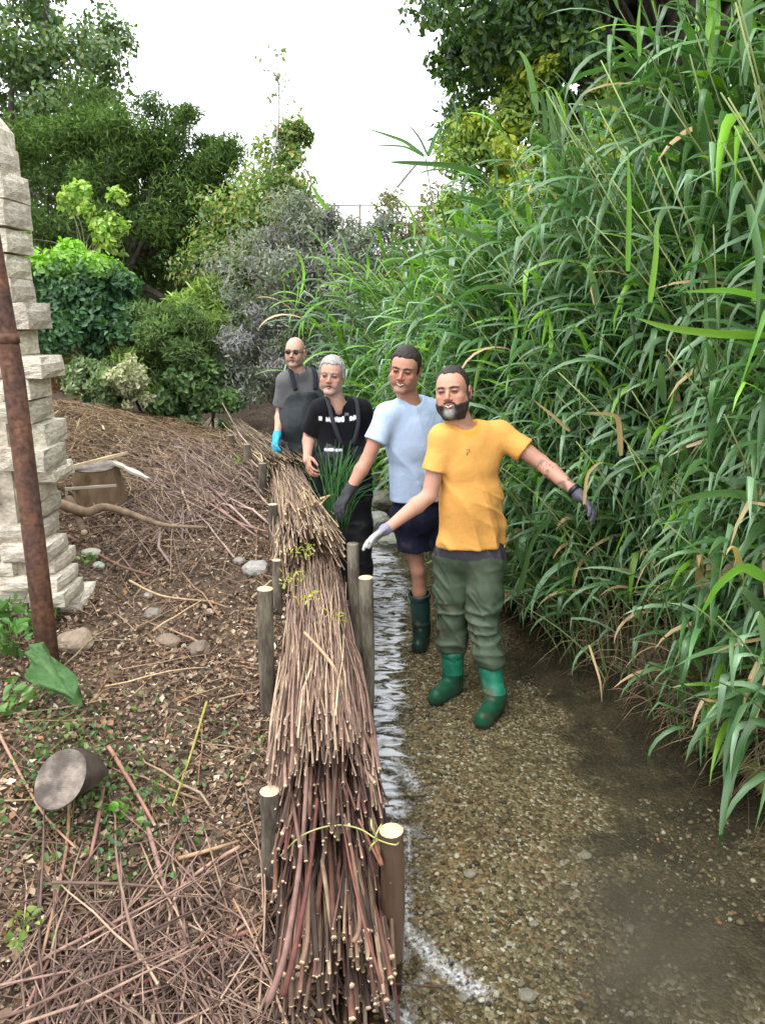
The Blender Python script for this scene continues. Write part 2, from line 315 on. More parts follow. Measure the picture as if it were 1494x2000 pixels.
# water: gentle swell, choppy near the bundles where the current runs
def water_mat():
    m = bpy.data.materials.new('water'); m.use_nodes = True; t = m.node_tree; N = t.nodes; N.clear(); K = t.links.new
    out = N.new('ShaderNodeOutputMaterial'); tr = N.new('ShaderNodeBsdfTransparent'); tr.inputs[0].default_value = (.82, .81, .75, 1)
    gl = N.new('ShaderNodeBsdfGlossy'); gl.inputs['Roughness'].default_value = .03; fr = N.new('ShaderNodeFresnel'); fr.inputs[0].default_value = 1.42
    tc = N.new('ShaderNodeTexCoord'); mp = N.new('ShaderNodeMapping'); mp.inputs['Scale'].default_value = (1, 1.8, 1); K(tc.outputs['Object'], mp.inputs[0])
    n = N.new('ShaderNodeTexNoise'); n.inputs['Scale'].default_value = 13; n.inputs['Detail'].default_value = 3; K(mp.outputs[0], n.inputs['Vector'])
    b = N.new('ShaderNodeBump'); b.inputs['Distance'].default_value = .004; K(n.outputs['Fac'], b.inputs['Height']); K(b.outputs[0], gl.inputs['Normal']); K(b.outputs[0], fr.inputs['Normal'])
    x = N.new('ShaderNodeMixShader'); K(fr.outputs[0], x.inputs[0]); K(tr.outputs[0], x.inputs[1]); K(gl.outputs[0], x.inputs[2])
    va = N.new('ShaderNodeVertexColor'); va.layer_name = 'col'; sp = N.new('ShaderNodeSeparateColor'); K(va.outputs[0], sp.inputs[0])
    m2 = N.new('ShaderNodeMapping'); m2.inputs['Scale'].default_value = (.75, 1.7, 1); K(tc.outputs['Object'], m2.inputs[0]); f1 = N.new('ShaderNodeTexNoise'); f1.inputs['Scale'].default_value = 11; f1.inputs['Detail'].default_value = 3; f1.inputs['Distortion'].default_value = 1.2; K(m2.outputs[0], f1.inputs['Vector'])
    def cut(src, mask, lo, hi, amt):       # sky reflection painted in pale colour where noise + mask passes a level
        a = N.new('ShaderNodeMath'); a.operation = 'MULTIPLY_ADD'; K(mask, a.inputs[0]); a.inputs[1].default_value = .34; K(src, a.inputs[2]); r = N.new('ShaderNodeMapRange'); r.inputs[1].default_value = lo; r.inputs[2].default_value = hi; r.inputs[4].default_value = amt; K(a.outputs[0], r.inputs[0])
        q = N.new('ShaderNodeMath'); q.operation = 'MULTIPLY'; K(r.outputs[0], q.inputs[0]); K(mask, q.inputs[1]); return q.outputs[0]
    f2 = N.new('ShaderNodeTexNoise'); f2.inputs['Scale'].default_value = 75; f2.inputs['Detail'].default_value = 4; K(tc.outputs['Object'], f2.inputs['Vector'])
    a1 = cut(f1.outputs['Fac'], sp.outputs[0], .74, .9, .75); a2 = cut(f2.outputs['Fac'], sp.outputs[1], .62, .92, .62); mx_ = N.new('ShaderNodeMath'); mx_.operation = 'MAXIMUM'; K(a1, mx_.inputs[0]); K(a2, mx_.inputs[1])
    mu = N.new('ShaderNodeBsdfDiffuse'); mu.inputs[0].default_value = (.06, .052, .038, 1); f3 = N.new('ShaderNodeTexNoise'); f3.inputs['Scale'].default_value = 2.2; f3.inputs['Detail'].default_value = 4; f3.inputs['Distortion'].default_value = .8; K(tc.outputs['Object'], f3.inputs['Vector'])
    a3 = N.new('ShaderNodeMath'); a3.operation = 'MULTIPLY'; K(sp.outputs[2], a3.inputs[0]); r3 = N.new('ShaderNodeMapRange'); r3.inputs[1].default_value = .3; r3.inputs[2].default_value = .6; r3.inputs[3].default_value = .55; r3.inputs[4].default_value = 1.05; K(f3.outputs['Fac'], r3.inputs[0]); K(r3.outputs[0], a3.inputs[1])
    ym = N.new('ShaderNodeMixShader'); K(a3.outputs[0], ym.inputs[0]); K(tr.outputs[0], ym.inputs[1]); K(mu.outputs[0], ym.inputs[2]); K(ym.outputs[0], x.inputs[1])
    df = N.new('ShaderNodeBsdfDiffuse'); df.inputs[0].default_value = (.66, .68, .72, 1); y = N.new('ShaderNodeMixShader'); K(mx_.outputs[0], y.inputs[0]); K(x.outputs[0], y.inputs[1]); K(df.outputs[0], y.inputs[2]); K(y.outputs[0], out.inputs[0])  # pale diffuse stands in for bright sky mirrored on the ripples
    return m
M['water'] = water_mat()
wx = np.arange(-3.5, 2.4, .02); wy = np.concatenate([np.arange(-2, 1.2, .2), np.arange(1.2, 9, .02), np.arange(9, 14, .2)])
X, Y = np.meshgrid(wx, wy, indexing='ij'); P = np.stack([X * 9, Y * 20, X * 0], -1)
edge = X - f_xb(Y)
chop = (.1 + .9 * sst(edge, .72, .3) * sst(Y, 2.0, 2.9) + .35 * sst(Y, 4, 5.5))
h = .015 * fbm(P + 1.3 * fbm(P * .4, 21, 2)[..., None], 31, 2) * chop + .004 * fbm(P * .35, 41, 2)
for (lx, ly) in ((.37, 3.98), (.575, 3.74), (.235, 4.68), (.03, 1.97)):
    rr_ = np.hypot(X - lx, (Y - ly)); h = h + .0035 * np.cos((rr_ - .06) * 75) * np.exp(-((rr_ - .06) / .09) ** 2) * (rr_ > .03)
V = np.stack([X, Y, WATER + h], -1).reshape(-1, 3); nx, ny = X.shape
i, j = np.meshgrid(np.arange(nx - 1), np.arange(ny - 1), indexing='ij')
F = np.stack([i * ny + j, (i + 1) * ny + j, (i + 1) * ny + j + 1, i * ny + j + 1], -1).reshape(-1, 4)
fc = V[F].mean(1); F = F[(fc[:, 0] > f_xb(fc[:, 1]) - .25) & (fc[:, 0] < f_xr(fc[:, 1]) + .45)]
u, inv = np.unique(F, return_inverse=True)
hi_ = np.interp(Y, [2.4, 2.9, 3.4, 4.7, 6], [.32, .38, .42, .66, .95]); glint = sst(edge, hi_ + .10, hi_ - .10) * sst(edge, .0, .1) * sst(Y, 2.15, 2.6) * sst(Y, 8, 6.5); glint = np.maximum(glint, .5 * sst(Y, 4.4, 5.6) * sst(edge, .95, .6) * sst(Y, 8, 6.5))  # mask of the painted sky reflection along the bundles
near_glint = np.zeros_like(glint)  # nearer streaks of the same painted reflection
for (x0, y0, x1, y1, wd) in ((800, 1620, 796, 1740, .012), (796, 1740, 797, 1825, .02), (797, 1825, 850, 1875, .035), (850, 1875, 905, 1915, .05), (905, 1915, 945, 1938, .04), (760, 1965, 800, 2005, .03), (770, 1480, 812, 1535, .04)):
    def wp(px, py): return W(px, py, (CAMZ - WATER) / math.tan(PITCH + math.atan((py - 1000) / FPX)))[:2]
    a, b = wp(x0, y0), wp(x1, y1); t = np.clip(((X - a[0]) * (b[0] - a[0]) + (Y - a[1]) * (b[1] - a[1])) / ((b - a) @ (b - a)), 0, 1); dd = np.hypot(X - a[0] - t * (b[0] - a[0]), Y - a[1] - t * (b[1] - a[1])); near_glint = np.maximum(near_glint, .8 * sst(dd, wd * 1.6, wd * .1))
tb = .06 + .05 * sst(edge / (f_xr(Y) - f_xb(Y) + 1e-6), .55, .95) + .68 * np.exp(-(((X - .82) / .27) ** 2 + ((Y - 1.98) / .36) ** 2)) + .12 * np.exp(-(((X - .95) / .3) ** 2 + ((Y - 2.9) / .5) ** 2)); tb = np.clip(tb, 0, .85)
wc = np.stack([glint, near_glint, tb], -1).reshape(-1, 3)
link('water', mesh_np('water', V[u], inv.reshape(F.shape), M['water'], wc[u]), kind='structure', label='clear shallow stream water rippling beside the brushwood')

# ------------------------------------------------------------------ pebbles and stones
def ico():
    t = (1 + 5 ** .5) / 2
    v = np.array([(-1, t, 0), (1, t, 0), (-1, -t, 0), (1, -t, 0), (0, -1, t), (0, 1, t), (0, -1, -t), (0, 1, -t), (t, 0, -1), (t, 0, 1), (-t, 0, -1), (-t, 0, 1)], float)
    f = np.array([(0, 11, 5), (0, 5, 1), (0, 1, 7), (0, 7, 10), (0, 10, 11), (1, 5, 9), (5, 11, 4), (11, 10, 2), (10, 7, 6), (7, 1, 8), (3, 9, 4), (3, 4, 2), (3, 2, 6), (3, 6, 8), (3, 8, 9), (4, 9, 5), (2, 4, 11), (6, 2, 10), (8, 6, 7), (9, 8, 1)])
    return unit(v), f
def subdiv(v, f):
    e = np.sort(np.concatenate([f[:, [0, 1]], f[:, [1, 2]], f[:, [2, 0]]]), axis=1); ue, inv = np.unique(e, axis=0, return_inverse=True); inv = inv.ravel()
    m = unit(v[ue].mean(1)); n = len(v); k = len(f); a, b, c = inv[:k] + n, inv[k:2 * k] + n, inv[2 * k:] + n
    return np.vstack([v, m]), np.vstack([np.stack(q, 1) for q in ((f[:, 0], a, c), (f[:, 1], b, a), (f[:, 2], c, b), (a, b, c))])
IV, IF = ico(); IV1, IF1 = subdiv(IV, IF); IV2, IF2 = subdiv(IV1, IF1)
def scatter_blobs(n, pos, size, col, squash=(1, 1, .6), seed=1):
    g = np.random.default_rng(seed); v = IV[None] * (1 + .25 * g.normal(size=(n, 12, 1)) * .6); v = v * np.asarray(squash) * (size[:, None, None]) * (1 + .3 * g.uniform(-1, 1, (n, 1, 3)))
    a = g.uniform(0, 6.28, n); c, s = np.cos(a)[:, None], np.sin(a)[:, None]
    V = np.stack([v[..., 0] * c - v[..., 1] * s, v[..., 0] * s + v[..., 1] * c, v[..., 2]], -1) + pos[:, None]
    F = IF[None] + (np.arange(n) * 12)[:, None, None]
    return V.reshape(-1, 3), F.reshape(-1, 3), np.repeat(col, 12, 0)
n = 16000
py_ = 1.5 + 5.0 * rng.random(n) ** 1.3; u = rng.random(n) ** 1.25
px_ = f_xb(py_) + .02 + u * (f_xr(py_) - f_xb(py_)); keep = (fbm(np.stack([px_ * 1.6, py_ * 1.6, px_ * 0], -1), 77, 3) + .45 * (1 - 1.7 * u) > -.15)
px_, py_ = px_[keep], py_[keep]; n = len(px_)
pal = np.array([(.36, .3, .18), (.25, .195, .11), (.13, .105, .07), (.06, .055, .045), (.7, .67, .57), (.38, .33, .24), (.35, .17, .08), (.17, .15, .13)])
c = pal[rng.choice(8, n, p=[.22, .22, .17, .1, .075, .14, .025, .05])] * rng.uniform(.7, 1.2, (n, 1))
sz = .0045 + .009 * rng.random(n) ** 3
V, F, C = scatter_blobs(n, np.stack([px_, py_, ground_z(px_, py_) + sz * .3], -1), sz, c, seed=3)
link('gravel', mesh_np('gravel', V, F, M['pebble'], C), kind='stuff', label='loose pebbles on the stream bed')
def rock_mesh(name, sx, sy, sz, seed, rough=.3, m=None, col=(.4, .38, .34), sub2=True):
    v, f = (IV2, IF2) if sub2 else (IV1, IF1)
    d = 1 + rough * fbm(v * 1.6 + seed * 7.1, seed, 3)
    q = v * d[:, None] * (sx, sy, sz)
    return mesh_np(name, q, f, m or M['rock'], np.broadcast_to(col, (len(v), 3)), smooth=False)
def on_ground(px, py, dz=0):      # where a pixel's ray meets the land
    lo, hi = .5, 40
    for Yq in np.arange(.8, 25, .02):
        p = W(px, py, Yq)
        if p[2] <= float(ground_z(p[0], p[1])) + dz: return np.array((p[0], p[1], float(ground_z(p[0], p[1]))))
    return W(px, py, 20)
for px, py, s, c, lab in ((917, 1713, .024, (.42, .15, .07), 'orange brick fragment on the gravel left of the deeper murky water'), (940, 1742, .014, (.36, .2, .1), 'small brown orange pebble just below the orange brick fragment'),
                          (1143, 1680, .024, (.62, .58, .45), 'pale cream pebble lying alone in mid stream'), (1042, 1815, .018, (.42, .2, .08), 'orange clay pebble nearer the camera than the brick fragment'),
                          (1030, 1950, .03, (.45, .36, .22), 'tan stone at the bottom edge of the stream'), (905, 1955, .02, (.62, .58, .4), 'yellowish flat pebble below the white ripple'),
                          (760, 1912, .017, (.6, .57, .5), 'whitish pebble at the foot of the nearest wet stake'), (1230, 1820, .016, (.6, .57, .42), 'small cream pebble by the edge of the murky patch'),
                          (888, 1548, .012, (.6, .58, .5), 'small white chip on gravel right of the white ripples')):
    p = on_ground(px, py); link('pebble', rock_mesh('pebble', s, s * .8, s * .45, int(px)), None, p + (0, 0, s * .3), lab, 'stone')
for px, py, Yq, s, c, lab in ((733, 1000, 6.4, .14, (.3, .31, .28), 'pale boulder in the stream between the black waders and the navy shorts'), (748, 950, 7.2, .14, (.24, .23, .19), 'grey brown boulder upstream behind the gap beside the light blue shirt'),
                              (728, 905, 8.0, .18, (.32, .28, .24), 'brown boulder farthest up the stream gap'), (760, 1040, 5.8, .09, (.33, .34, .28), 'small mossy stone near the hem of the navy shorts')):
    p = W(px, py, Yq); p[2] = max(min(p[2], .35), .1); link('boulder', rock_mesh('boulder', s, s * .8, s * .7, int(px), col=c), None, p, lab, 'boulder')
for px, py, s, c, lab in ((500, 1118, .075, (.3, .285, .26), 'whitish grey rubble stone left of the third stake'), (467, 1100, .04, (.22, .2, .18), 'grey stone beside the whitish rubble stone'), (180, 1085, .05, (.42, .4, .33), 'rounded mossy stone at the broken wall edge'),
                          (195, 1110, .035, (.34, .38, .3), 'pinkish stone under the mossy stone by the wall'), (300, 1205, .045, (.2, .17, .14), 'grey brown clod of rubble on the slope'), (410, 1200, .028, (.34, .28, .2), 'pale tan stone on the middle slope'),
                          (150, 1265, .085, (.3, .23, .165), 'sandy block of rubble at the foot of the wall'), (290, 1165, .024, (.34, .3, .26), 'small light stone in the leaf litter'), (330, 1260, .06, (.2, .15, .11), 'dark earth clod on the slope'), (390, 1275, .055, (.16, .12, .09), 'dark brown earth clod nearest the row of stakes')):
    p = on_ground(px, py); link('rubble_stone', rock_mesh('rubble_stone', s, s * .9, s * .7, int(py), col=c), None, p + (0, 0, s * .25), lab, 'stone')

# ------------------------------------------------------------------ ruined wall, its stones and the rusty pipe
def stone_var(seed, cuts=3):
    g = np.linspace(-1, 1, cuts + 1); V = []; F = []
    for ax in range(3):
        for sgn in (-1, 1):
            a, b = [k for k in range(3) if k != ax]; n0 = len(V)
            for p in g:
                for q in g:
                    v = [0, 0, 0]; v[ax] = sgn; v[a] = p; v[b] = q; V.append(v)
            for i in range(cuts):
                for j in range(cuts):
                    q = [n0 + i * (cuts + 1) + j, n0 + (i + 1) * (cuts + 1) + j, n0 + (i + 1) * (cuts + 1) + j + 1, n0 + i * (cuts + 1) + j + 1]
                    F.append(q if (sgn > 0) ^ (ax == 1) else q[::-1])
    V = np.array(V, float); e = np.abs(V); k = np.sort(e, 1)[:, 1]; V = V * (1 - .09 * (k ** 6)[:, None])
    V = V + .06 * np.stack([fbm(V * 1.3 + seed * 9 + o, seed, 2) for o in (0, 50, 90)], -1)
    return mesh_np('stone', V * .5, np.array(F), M['stone'], smooth=False)
SV = [stone_var(s) for s in range(7)]
wall = link('ruined_wall', None, None, (-2.2, 3.7, .5), 'broken pale limestone rubble wall with ragged right edge and sloped coping', 'wall')
def wz(py): return W(60, py, 3.6)[2]
edge_z = [(.4, -1.46), (.72, -1.44), (.8, -1.49), (1.0, -1.56), (1.2, -1.58), (1.27, -1.48), (1.48, -1.50), (1.5, -1.52), (1.62, -1.55), (1.78, -1.53), (1.8, -1.49), (1.88, -1.49), (1.9, -1.56), (1.97, -1.57), (2.0, -1.50), (2.1, -1.51), (2.12, -1.57), (2.4, -1.575), (2.95, -1.585)]
ez, ex = zip(*edge_z)
g = np.random.default_rng(5); z = .38
while z < 2.78:
    hh = g.uniform(.098, .122) if z > 1.55 else g.uniform(.07, .11)
    xe = float(np.interp(z + hh / 2, ez, ex)) + g.uniform(-.02, .02); x = xe; first = True
    while x > -3.6:
        l = g.uniform(.2, .42) if z > 1.55 else g.uniform(.14, .34)
        gone = z < 1.45 and x < -1.66 and g.random() < .16
        if not gone:
            s = link('stone', SV[g.integers(7)], wall)
            s.location = (x - l / 2 + 2.2 - .10, g.uniform(-.05, .05) * (1.6 if z < 1.5 else .5) + (0 if first else .01) + .05, z + hh / 2 - .5)
            s.scale = (l * 1.04, .28, hh * 1.07); s.rotation_euler = (0, g.uniform(-.025, .025) * (2 if z < 1.5 else 1), g.uniform(-.03, .03))
        x -= l + .006; first = False
    z += hh + .004
V0 = np.array([(-3.7, 3.625, .2), (-1.78, 3.625, .2), (-1.78, 3.84, .2), (-3.7, 3.84, .2), (-3.7, 3.625, 2.76), (-1.78, 3.625, 2.76), (-1.78, 3.84, 2.76), (-3.7, 3.84, 2.76)]) - (-2.2, 3.7, .5)
link('mortar_core', mesh_np('mortar_core', V0, [(0, 1, 5, 4), (1, 2, 6, 5), (2, 3, 7, 6), (3, 0, 4, 7), (4, 5, 6, 7), (3, 2, 1, 0)], M['mortar'], smooth=False), wall)
for k in range(4):                 # coping stones, sloped on top
    x1 = -1.715 - k * .5; x0 = x1 - .49; s = x1 - .09 if k == 0 else x1
    A = [(x0, 3.53, 2.79), (x1, 3.53, 2.79), (x1, 3.9, 2.79), (x0, 3.9, 2.79), (x0, 3.53, 2.87), (x1, 3.53, 2.87), (x1, 3.9, 2.87), (x0, 3.9, 2.87), (x0, 3.65, 3.0), (s, 3.65, 3.0), (s, 3.87, 3.0), (x0, 3.87, 3.0)]
    f = [(0, 1, 5, 4), (1, 2, 6, 5), (2, 3, 7, 6), (3, 0, 4, 7), (4, 5, 9, 8), (5, 6, 10, 9), (6, 7, 11, 10), (7, 4, 8, 11), (8, 9, 10, 11), (3, 2, 1, 0)]
    link('coping_stone', mesh_np('coping_stone', np.array(A) - (-2.2, 3.7, .5), f, M['stone'], smooth=False), wall)
pp = [(-1.64, 3.22, 3.4), (-1.575, 3.22, 2.6), (-1.52, 3.21, 1.8), (-1.508, 3.2, 1.1), (-1.50, 3.19, .35)]
Vp, Fp, _ = tube(pp, [.042, .043, .044, .046, .048], 20)
pipe = link('rusty_pipe', mesh_np('rusty_pipe', Vp, Fp, M['rust']), None, None, 'upright rusty iron pipe in front of the ruined stone wall', 'pipe')
for zc, xc_ in ((1.96, -1.531), (2.9, -1.6)):
    Vp, Fp, _ = tube([(xc_, 3.213, zc - .02), (xc_, 3.213, zc + .02)], .049, 20); link('joint_collar', mesh_np('joint_collar', Vp, Fp, M['rust']), pipe)

# ------------------------------------------------------------------ brushwood
def stick_var(seed, sides=5, segs=6, amp=.02, taper=.55):
    g = np.random.default_rng(seed); t = np.linspace(0, 1, segs + 1)
    off = np.cumsum(g.normal(size=(segs + 1, 2)), 0); off -= off[0] + (off[-1] - off[0]) * t[:, None]
    pts = np.stack([off[:, 0] * amp, off[:, 1] * amp, t], -1); r = .01 * (1 - (1 - taper) * t)
    V, F, nb = tube(pts, r, sides); mi = np.zeros(len(F), int); mi[nb:] = 1
    return V, F, mi
STICKS = {}
WIG = [.006, .012, .02, .012, .028, .016, .01, .035, .02]
def stick_mesh(col, k):
    key = (col, k)
    if key not in STICKS:
        V, F, mi = stick_var(k, 5, 5, WIG[k]); me = mesh_np('stick', V, F, [M['stick'], M['stick_end']], np.broadcast_to(col, (len(V), 3)), mi=mi); me.validate(); STICKS[key] = me
    return STICKS[key]
BR = [(.07, .042, .036), (.11, .068, .056), (.05, .034, .03), (.19, .135, .105), (.1, .046, .038)]
TAN = [(.38, .31, .23), (.31, .24, .18), (.24, .18, .15), (.45, .37, .27), (.2, .155, .125)]
MIX = [(.3, .215, .175), (.22, .15, .125), (.4, .32, .24), (.15, .1, .085), (.34, .25, .2)]
def place_stick(o, p, d, L, r):
    o.matrix_basis = Matrix.Translation(Vector(p)) @ Vector(d).to_track_quat('Z', 'Y').to_matrix().to_4x4() @ Matrix.Rotation(random.random() * 6.28, 4, 'Z') @ Matrix.Diagonal((r / .01, r / .01, L, 1))
def bundle(name, P0, P1, rad, n, cols, label, seed, rmin=.0045, rmax=.011, splay=.06, ragged=.12, extra=0, sag=0):
    g = np.random.default_rng(seed); P0 = np.array(P0, float); P1 = np.array(P1, float); ax = unit(P1 - P0); Lb = np.linalg.norm(P1 - P0)
    sd = unit(np.cross(ax, (0, 0, 1))); up = np.cross(sd, ax)
    root = link(name, None, None, P0, label, 'brushwood', 'brushwood bundles laid along the stream edge')
    def one(shell):
        a = g.uniform(0, 6.28); q = rad * (g.uniform(.7, 1.04) if shell else math.sqrt(g.uniform(0, .8)))
        a2 = a + g.normal() * (.5 if g.random() < .75 else 1.2); q2 = q * g.uniform(.7, 1.06)
        t0 = g.normal() * ragged + (0 if g.random() < .62 else g.uniform(0, .6)); t1 = min(t0 + g.uniform(.55, 1.0) * 1.55, Lb + .12 + .1 * g.normal())
        t0 = max(t0, -.2)
        A = ax * t0 + q * (math.cos(a) * sd + math.sin(a) * up); B = ax * t1 + q2 * (math.cos(a2) * sd + math.sin(a2) * up)
        if t0 < .1: A = A + splay * g.random() * (math.cos(a) * sd + math.sin(a) * up) - np.array((0, 0, .03 * g.random()))
        return A, B, (rmin + (rmax - rmin) * g.random() ** 1.7) * (1.15 if t0 < .2 else .85)
    for k in range(n):
        A, B, r = one(k % 10 < 7); o = link('stick', stick_mesh(cols[g.integers(len(cols))], int(g.integers(9))), root)
        place_stick(o, A, B - A, float(np.linalg.norm(B - A)), r)
    if extra:
        Ac = Acc(); SVs = [stick_var(s, 3, 4, .03) for s in range(6)]
        for k in range(extra):
            A, B, r = one(k % 10 < 7); V, F, mi = SVs[g.integers(6)]; d = B - A; Ls = np.linalg.norm(d); T = unit(d); s1 = unit(np.cross(T, (0, 0, 1))); s2 = np.cross(T, s1)
            Ac.add(A + V[:, :1] * s1 * r * 75 + V[:, 1:2] * s2 * r * 75 + V[:, 2:] * d, F, np.array(cols[g.integers(len(cols))]) * g.uniform(.4, 1.5), mi)
        o = link('twig_filling', Ac.mesh('twig_filling', [M['stick'], M['stick_end']]), root, kind='stuff')
    return root
bundle('brushwood_bundle', (-.135, 1.78, .245), (-.24, 3.3, .3), .14, 290, BR, 'nearest bundle of purple brown sticks with cut butt ends at the bottom edge', 11, .0035, .0100, .04, .07, 420)
bundle('brushwood_bundle', (-.165, 2.12, .42), (-.32, 3.9, .42), .145, 260, BR, 'dark reddish bundle whose frayed ends rest on the nearest bundle by the first stakes', 12, .003, .0085, .07, .13, 380)
bundle('brushwood_bundle', (-.205, 2.36, .575), (-.40, 4.42, .66), .15, 290, MIX, 'longest light brown bundle, on top of the pile nearest the man in yellow', 13, .0028, .006, .05, .12, 1000)
bundle('brushwood_bundle', (-.43, 4.25, .77), (-.80, 6.1, .86), .145, 170, TAN, 'tan twiggy bundle beside the grey haired man', 14, .0025, .006, .09, .16, 800)
bundle('brushwood_bundle', (-.80, 5.95, .88), (-1.75, 8.3, .98), .15, 120, TAN, 'farthest tan bundle under the blue gloved hand', 15, .003, .007, .08, .2, 700)
bundle('brushwood_bundle', (-.30, 3.35, .24), (-.50, 5.1, .42), .16, 90, BR, 'dark lower bundle under the light brown one, behind the right hand stakes', 16, .004, .009, .06, .1, 300)
bundle('brushwood_bundle', (-.50, 4.9, .5), (-1.3, 7.3, .6), .19, 90, TAN, 'lower tan bundle packed under the one beside the grey haired man', 17, .006, .011, .06, .1, 320)

def stake(px, py, Yq, r, zb, label, m='stake_bark', lean=(0, 0), cut='cut_wood'):
    top = W(px, py, Yq); h = top[2] - zb; root = link('wooden_stake', None, None, (top[0], Yq, zb), label, 'stake', 'wooden stakes holding the brushwood bundles')
    t = np.linspace(0, 1, 9); g = np.random.default_rng(int(px)); pts = np.stack([lean[0] * (t - 1) + .004 * np.sin(t * 5 + px), lean[1] * (t - 1), t * h], -1)
    V, F, nb = tube(pts, r * (1.06 - .06 * t), 14, caps=False)
    V = V + .06 * r * fbm(V * 18 + px, 3, 2)[:, None] * unit(V * (1, 1, 0) + 1e-6)
    link('bark', mesh_np('bark', V, F[:nb], M[m]), root)
    ring = V[-14:]; c = ring.mean(0) + (0, 0, .002); r2 = c + (ring - c) * .9 + (0, 0, .002)
    Vc = np.vstack([ring, r2, c[None]]); Fc = [(a, (a + 1) % 14, 14 + (a + 1) % 14, 14 + a) for a in range(14)] + [(14 + a, 14 + (a + 1) % 14, 28, 28) for a in range(14)]
    me = mesh_np('cut_top', Vc, np.array(Fc), M[cut]); me.validate(); link('cut_top', me, root)
    return root
stake(765, 1622, 1.97, .036, -.05, 'nearest right stake, wet brown wood standing in the water', 'wet_bark')
stake(525, 1545, 2.18, .032, .0, 'nearest left stake with fresh pale oval cut top')
stake(517, 1150, 3.1, .034, .2, 'second left stake with pale cut top beside the leaf litter')
stake(715, 1128, 3.4, .034, -.05, 'second stake on the water side, brown bark, below the pointing grey glove')
stake(690, 1062, 3.95, .033, -.05, 'greyish stake touched by the pointing grey glove', cut='stake_bark')
stake(541, 1094, 3.9, .024, .3, 'thin third left stake with small pale top against the bundle')
stake(534, 985, 4.65, .03, .4, 'dark fourth left stake where the tan bundle begins')
for px, py, Yq, lab in ((484, 868, 6.2, 'old dark stake left of the blue gloved hand'), (512, 905, 5.6, 'dark stake left of the tan bundle'), (452, 850, 6.7, 'far short stake in the hollow behind the twig heap')):
    stake(px, py, Yq, .03, .6, lab, cut='old_wood')

def path_tube(pts, r, n=24, sides=6):
    pts = np.asarray(pts, float); k = np.linspace(0, len(pts) - 1, n); i = np.clip(k.astype(int), 0, len(pts) - 2); f = (k - i)[:, None]
    p0 = pts[np.clip(i - 1, 0, None)]; p1 = pts[i]; p2 = pts[i + 1]; p3 = pts[np.clip(i + 2, None, len(pts) - 1)]
    q = .5 * ((2 * p1) + (-p0 + p2) * f + (2 * p0 - 5 * p1 + 4 * p2 - p3) * f ** 2 + (-p0 + 3 * p1 - 3 * p2 + p3) * f ** 3)
    rr = np.interp(np.linspace(0, 1, n), np.linspace(0, 1, len(np.atleast_1d(r))), np.atleast_1d(r))
    return tube(q, rr, sides)
def branch(name, pts, r, col, label, cat, m='stick', group=None, n=20, sides=8):
    V, F, nb = path_tube(pts, r, n, sides); mi = np.zeros(len(F), int); mi[nb:] = 1
    p0 = np.array(pts[0], float); me = mesh_np(name, V - p0, F, [M[m], M['stick_end']], np.broadcast_to(col, (len(V), 3)), mi=mi); me.validate()
    return link(name, me, None, p0, label, cat, group)
V, F, _ = path_tube([W(548, 1672, 2.0), W(590, 1632, 1.98), W(650, 1612, 1.98), W(700, 1618, 1.98), W(738, 1640, 1.95), W(772, 1650, 1.92), W(780, 1640, 1.97)], .0026, 30, 5)
me = mesh_np('twine', V, F, M['twine']); me.validate(); tw = link('twine', me, None, None, 'yellow green twine tied across the bundle between the two nearest stakes', 'twine')
for a in ((736, 1635, 725, 1600), (738, 1640, 722, 1662), (732, 1650, 745, 1610)):
    V, F, _ = path_tube([W(a[0], a[1], 1.93), W((a[0] + a[2]) / 2 - 4, (a[1] + a[3]) / 2, 1.9), W(a[2], a[3], 1.93)], .0028, 8, 5); me = mesh_np('loose_end', V, F, M['twine']); me.validate(); link('loose_end', me, tw)
V, F, _ = path_tube([W(530, 1400, 2.6), W(560, 1436, 2.45), W(600, 1440, 2.4), W(640, 1452, 2.4)], .003, 20, 5)
me = mesh_np('twine', V, F, M['twine']); me.validate(); link('twine', me, None, None, 'short length of pale twine across the light brown bundle', 'twine')
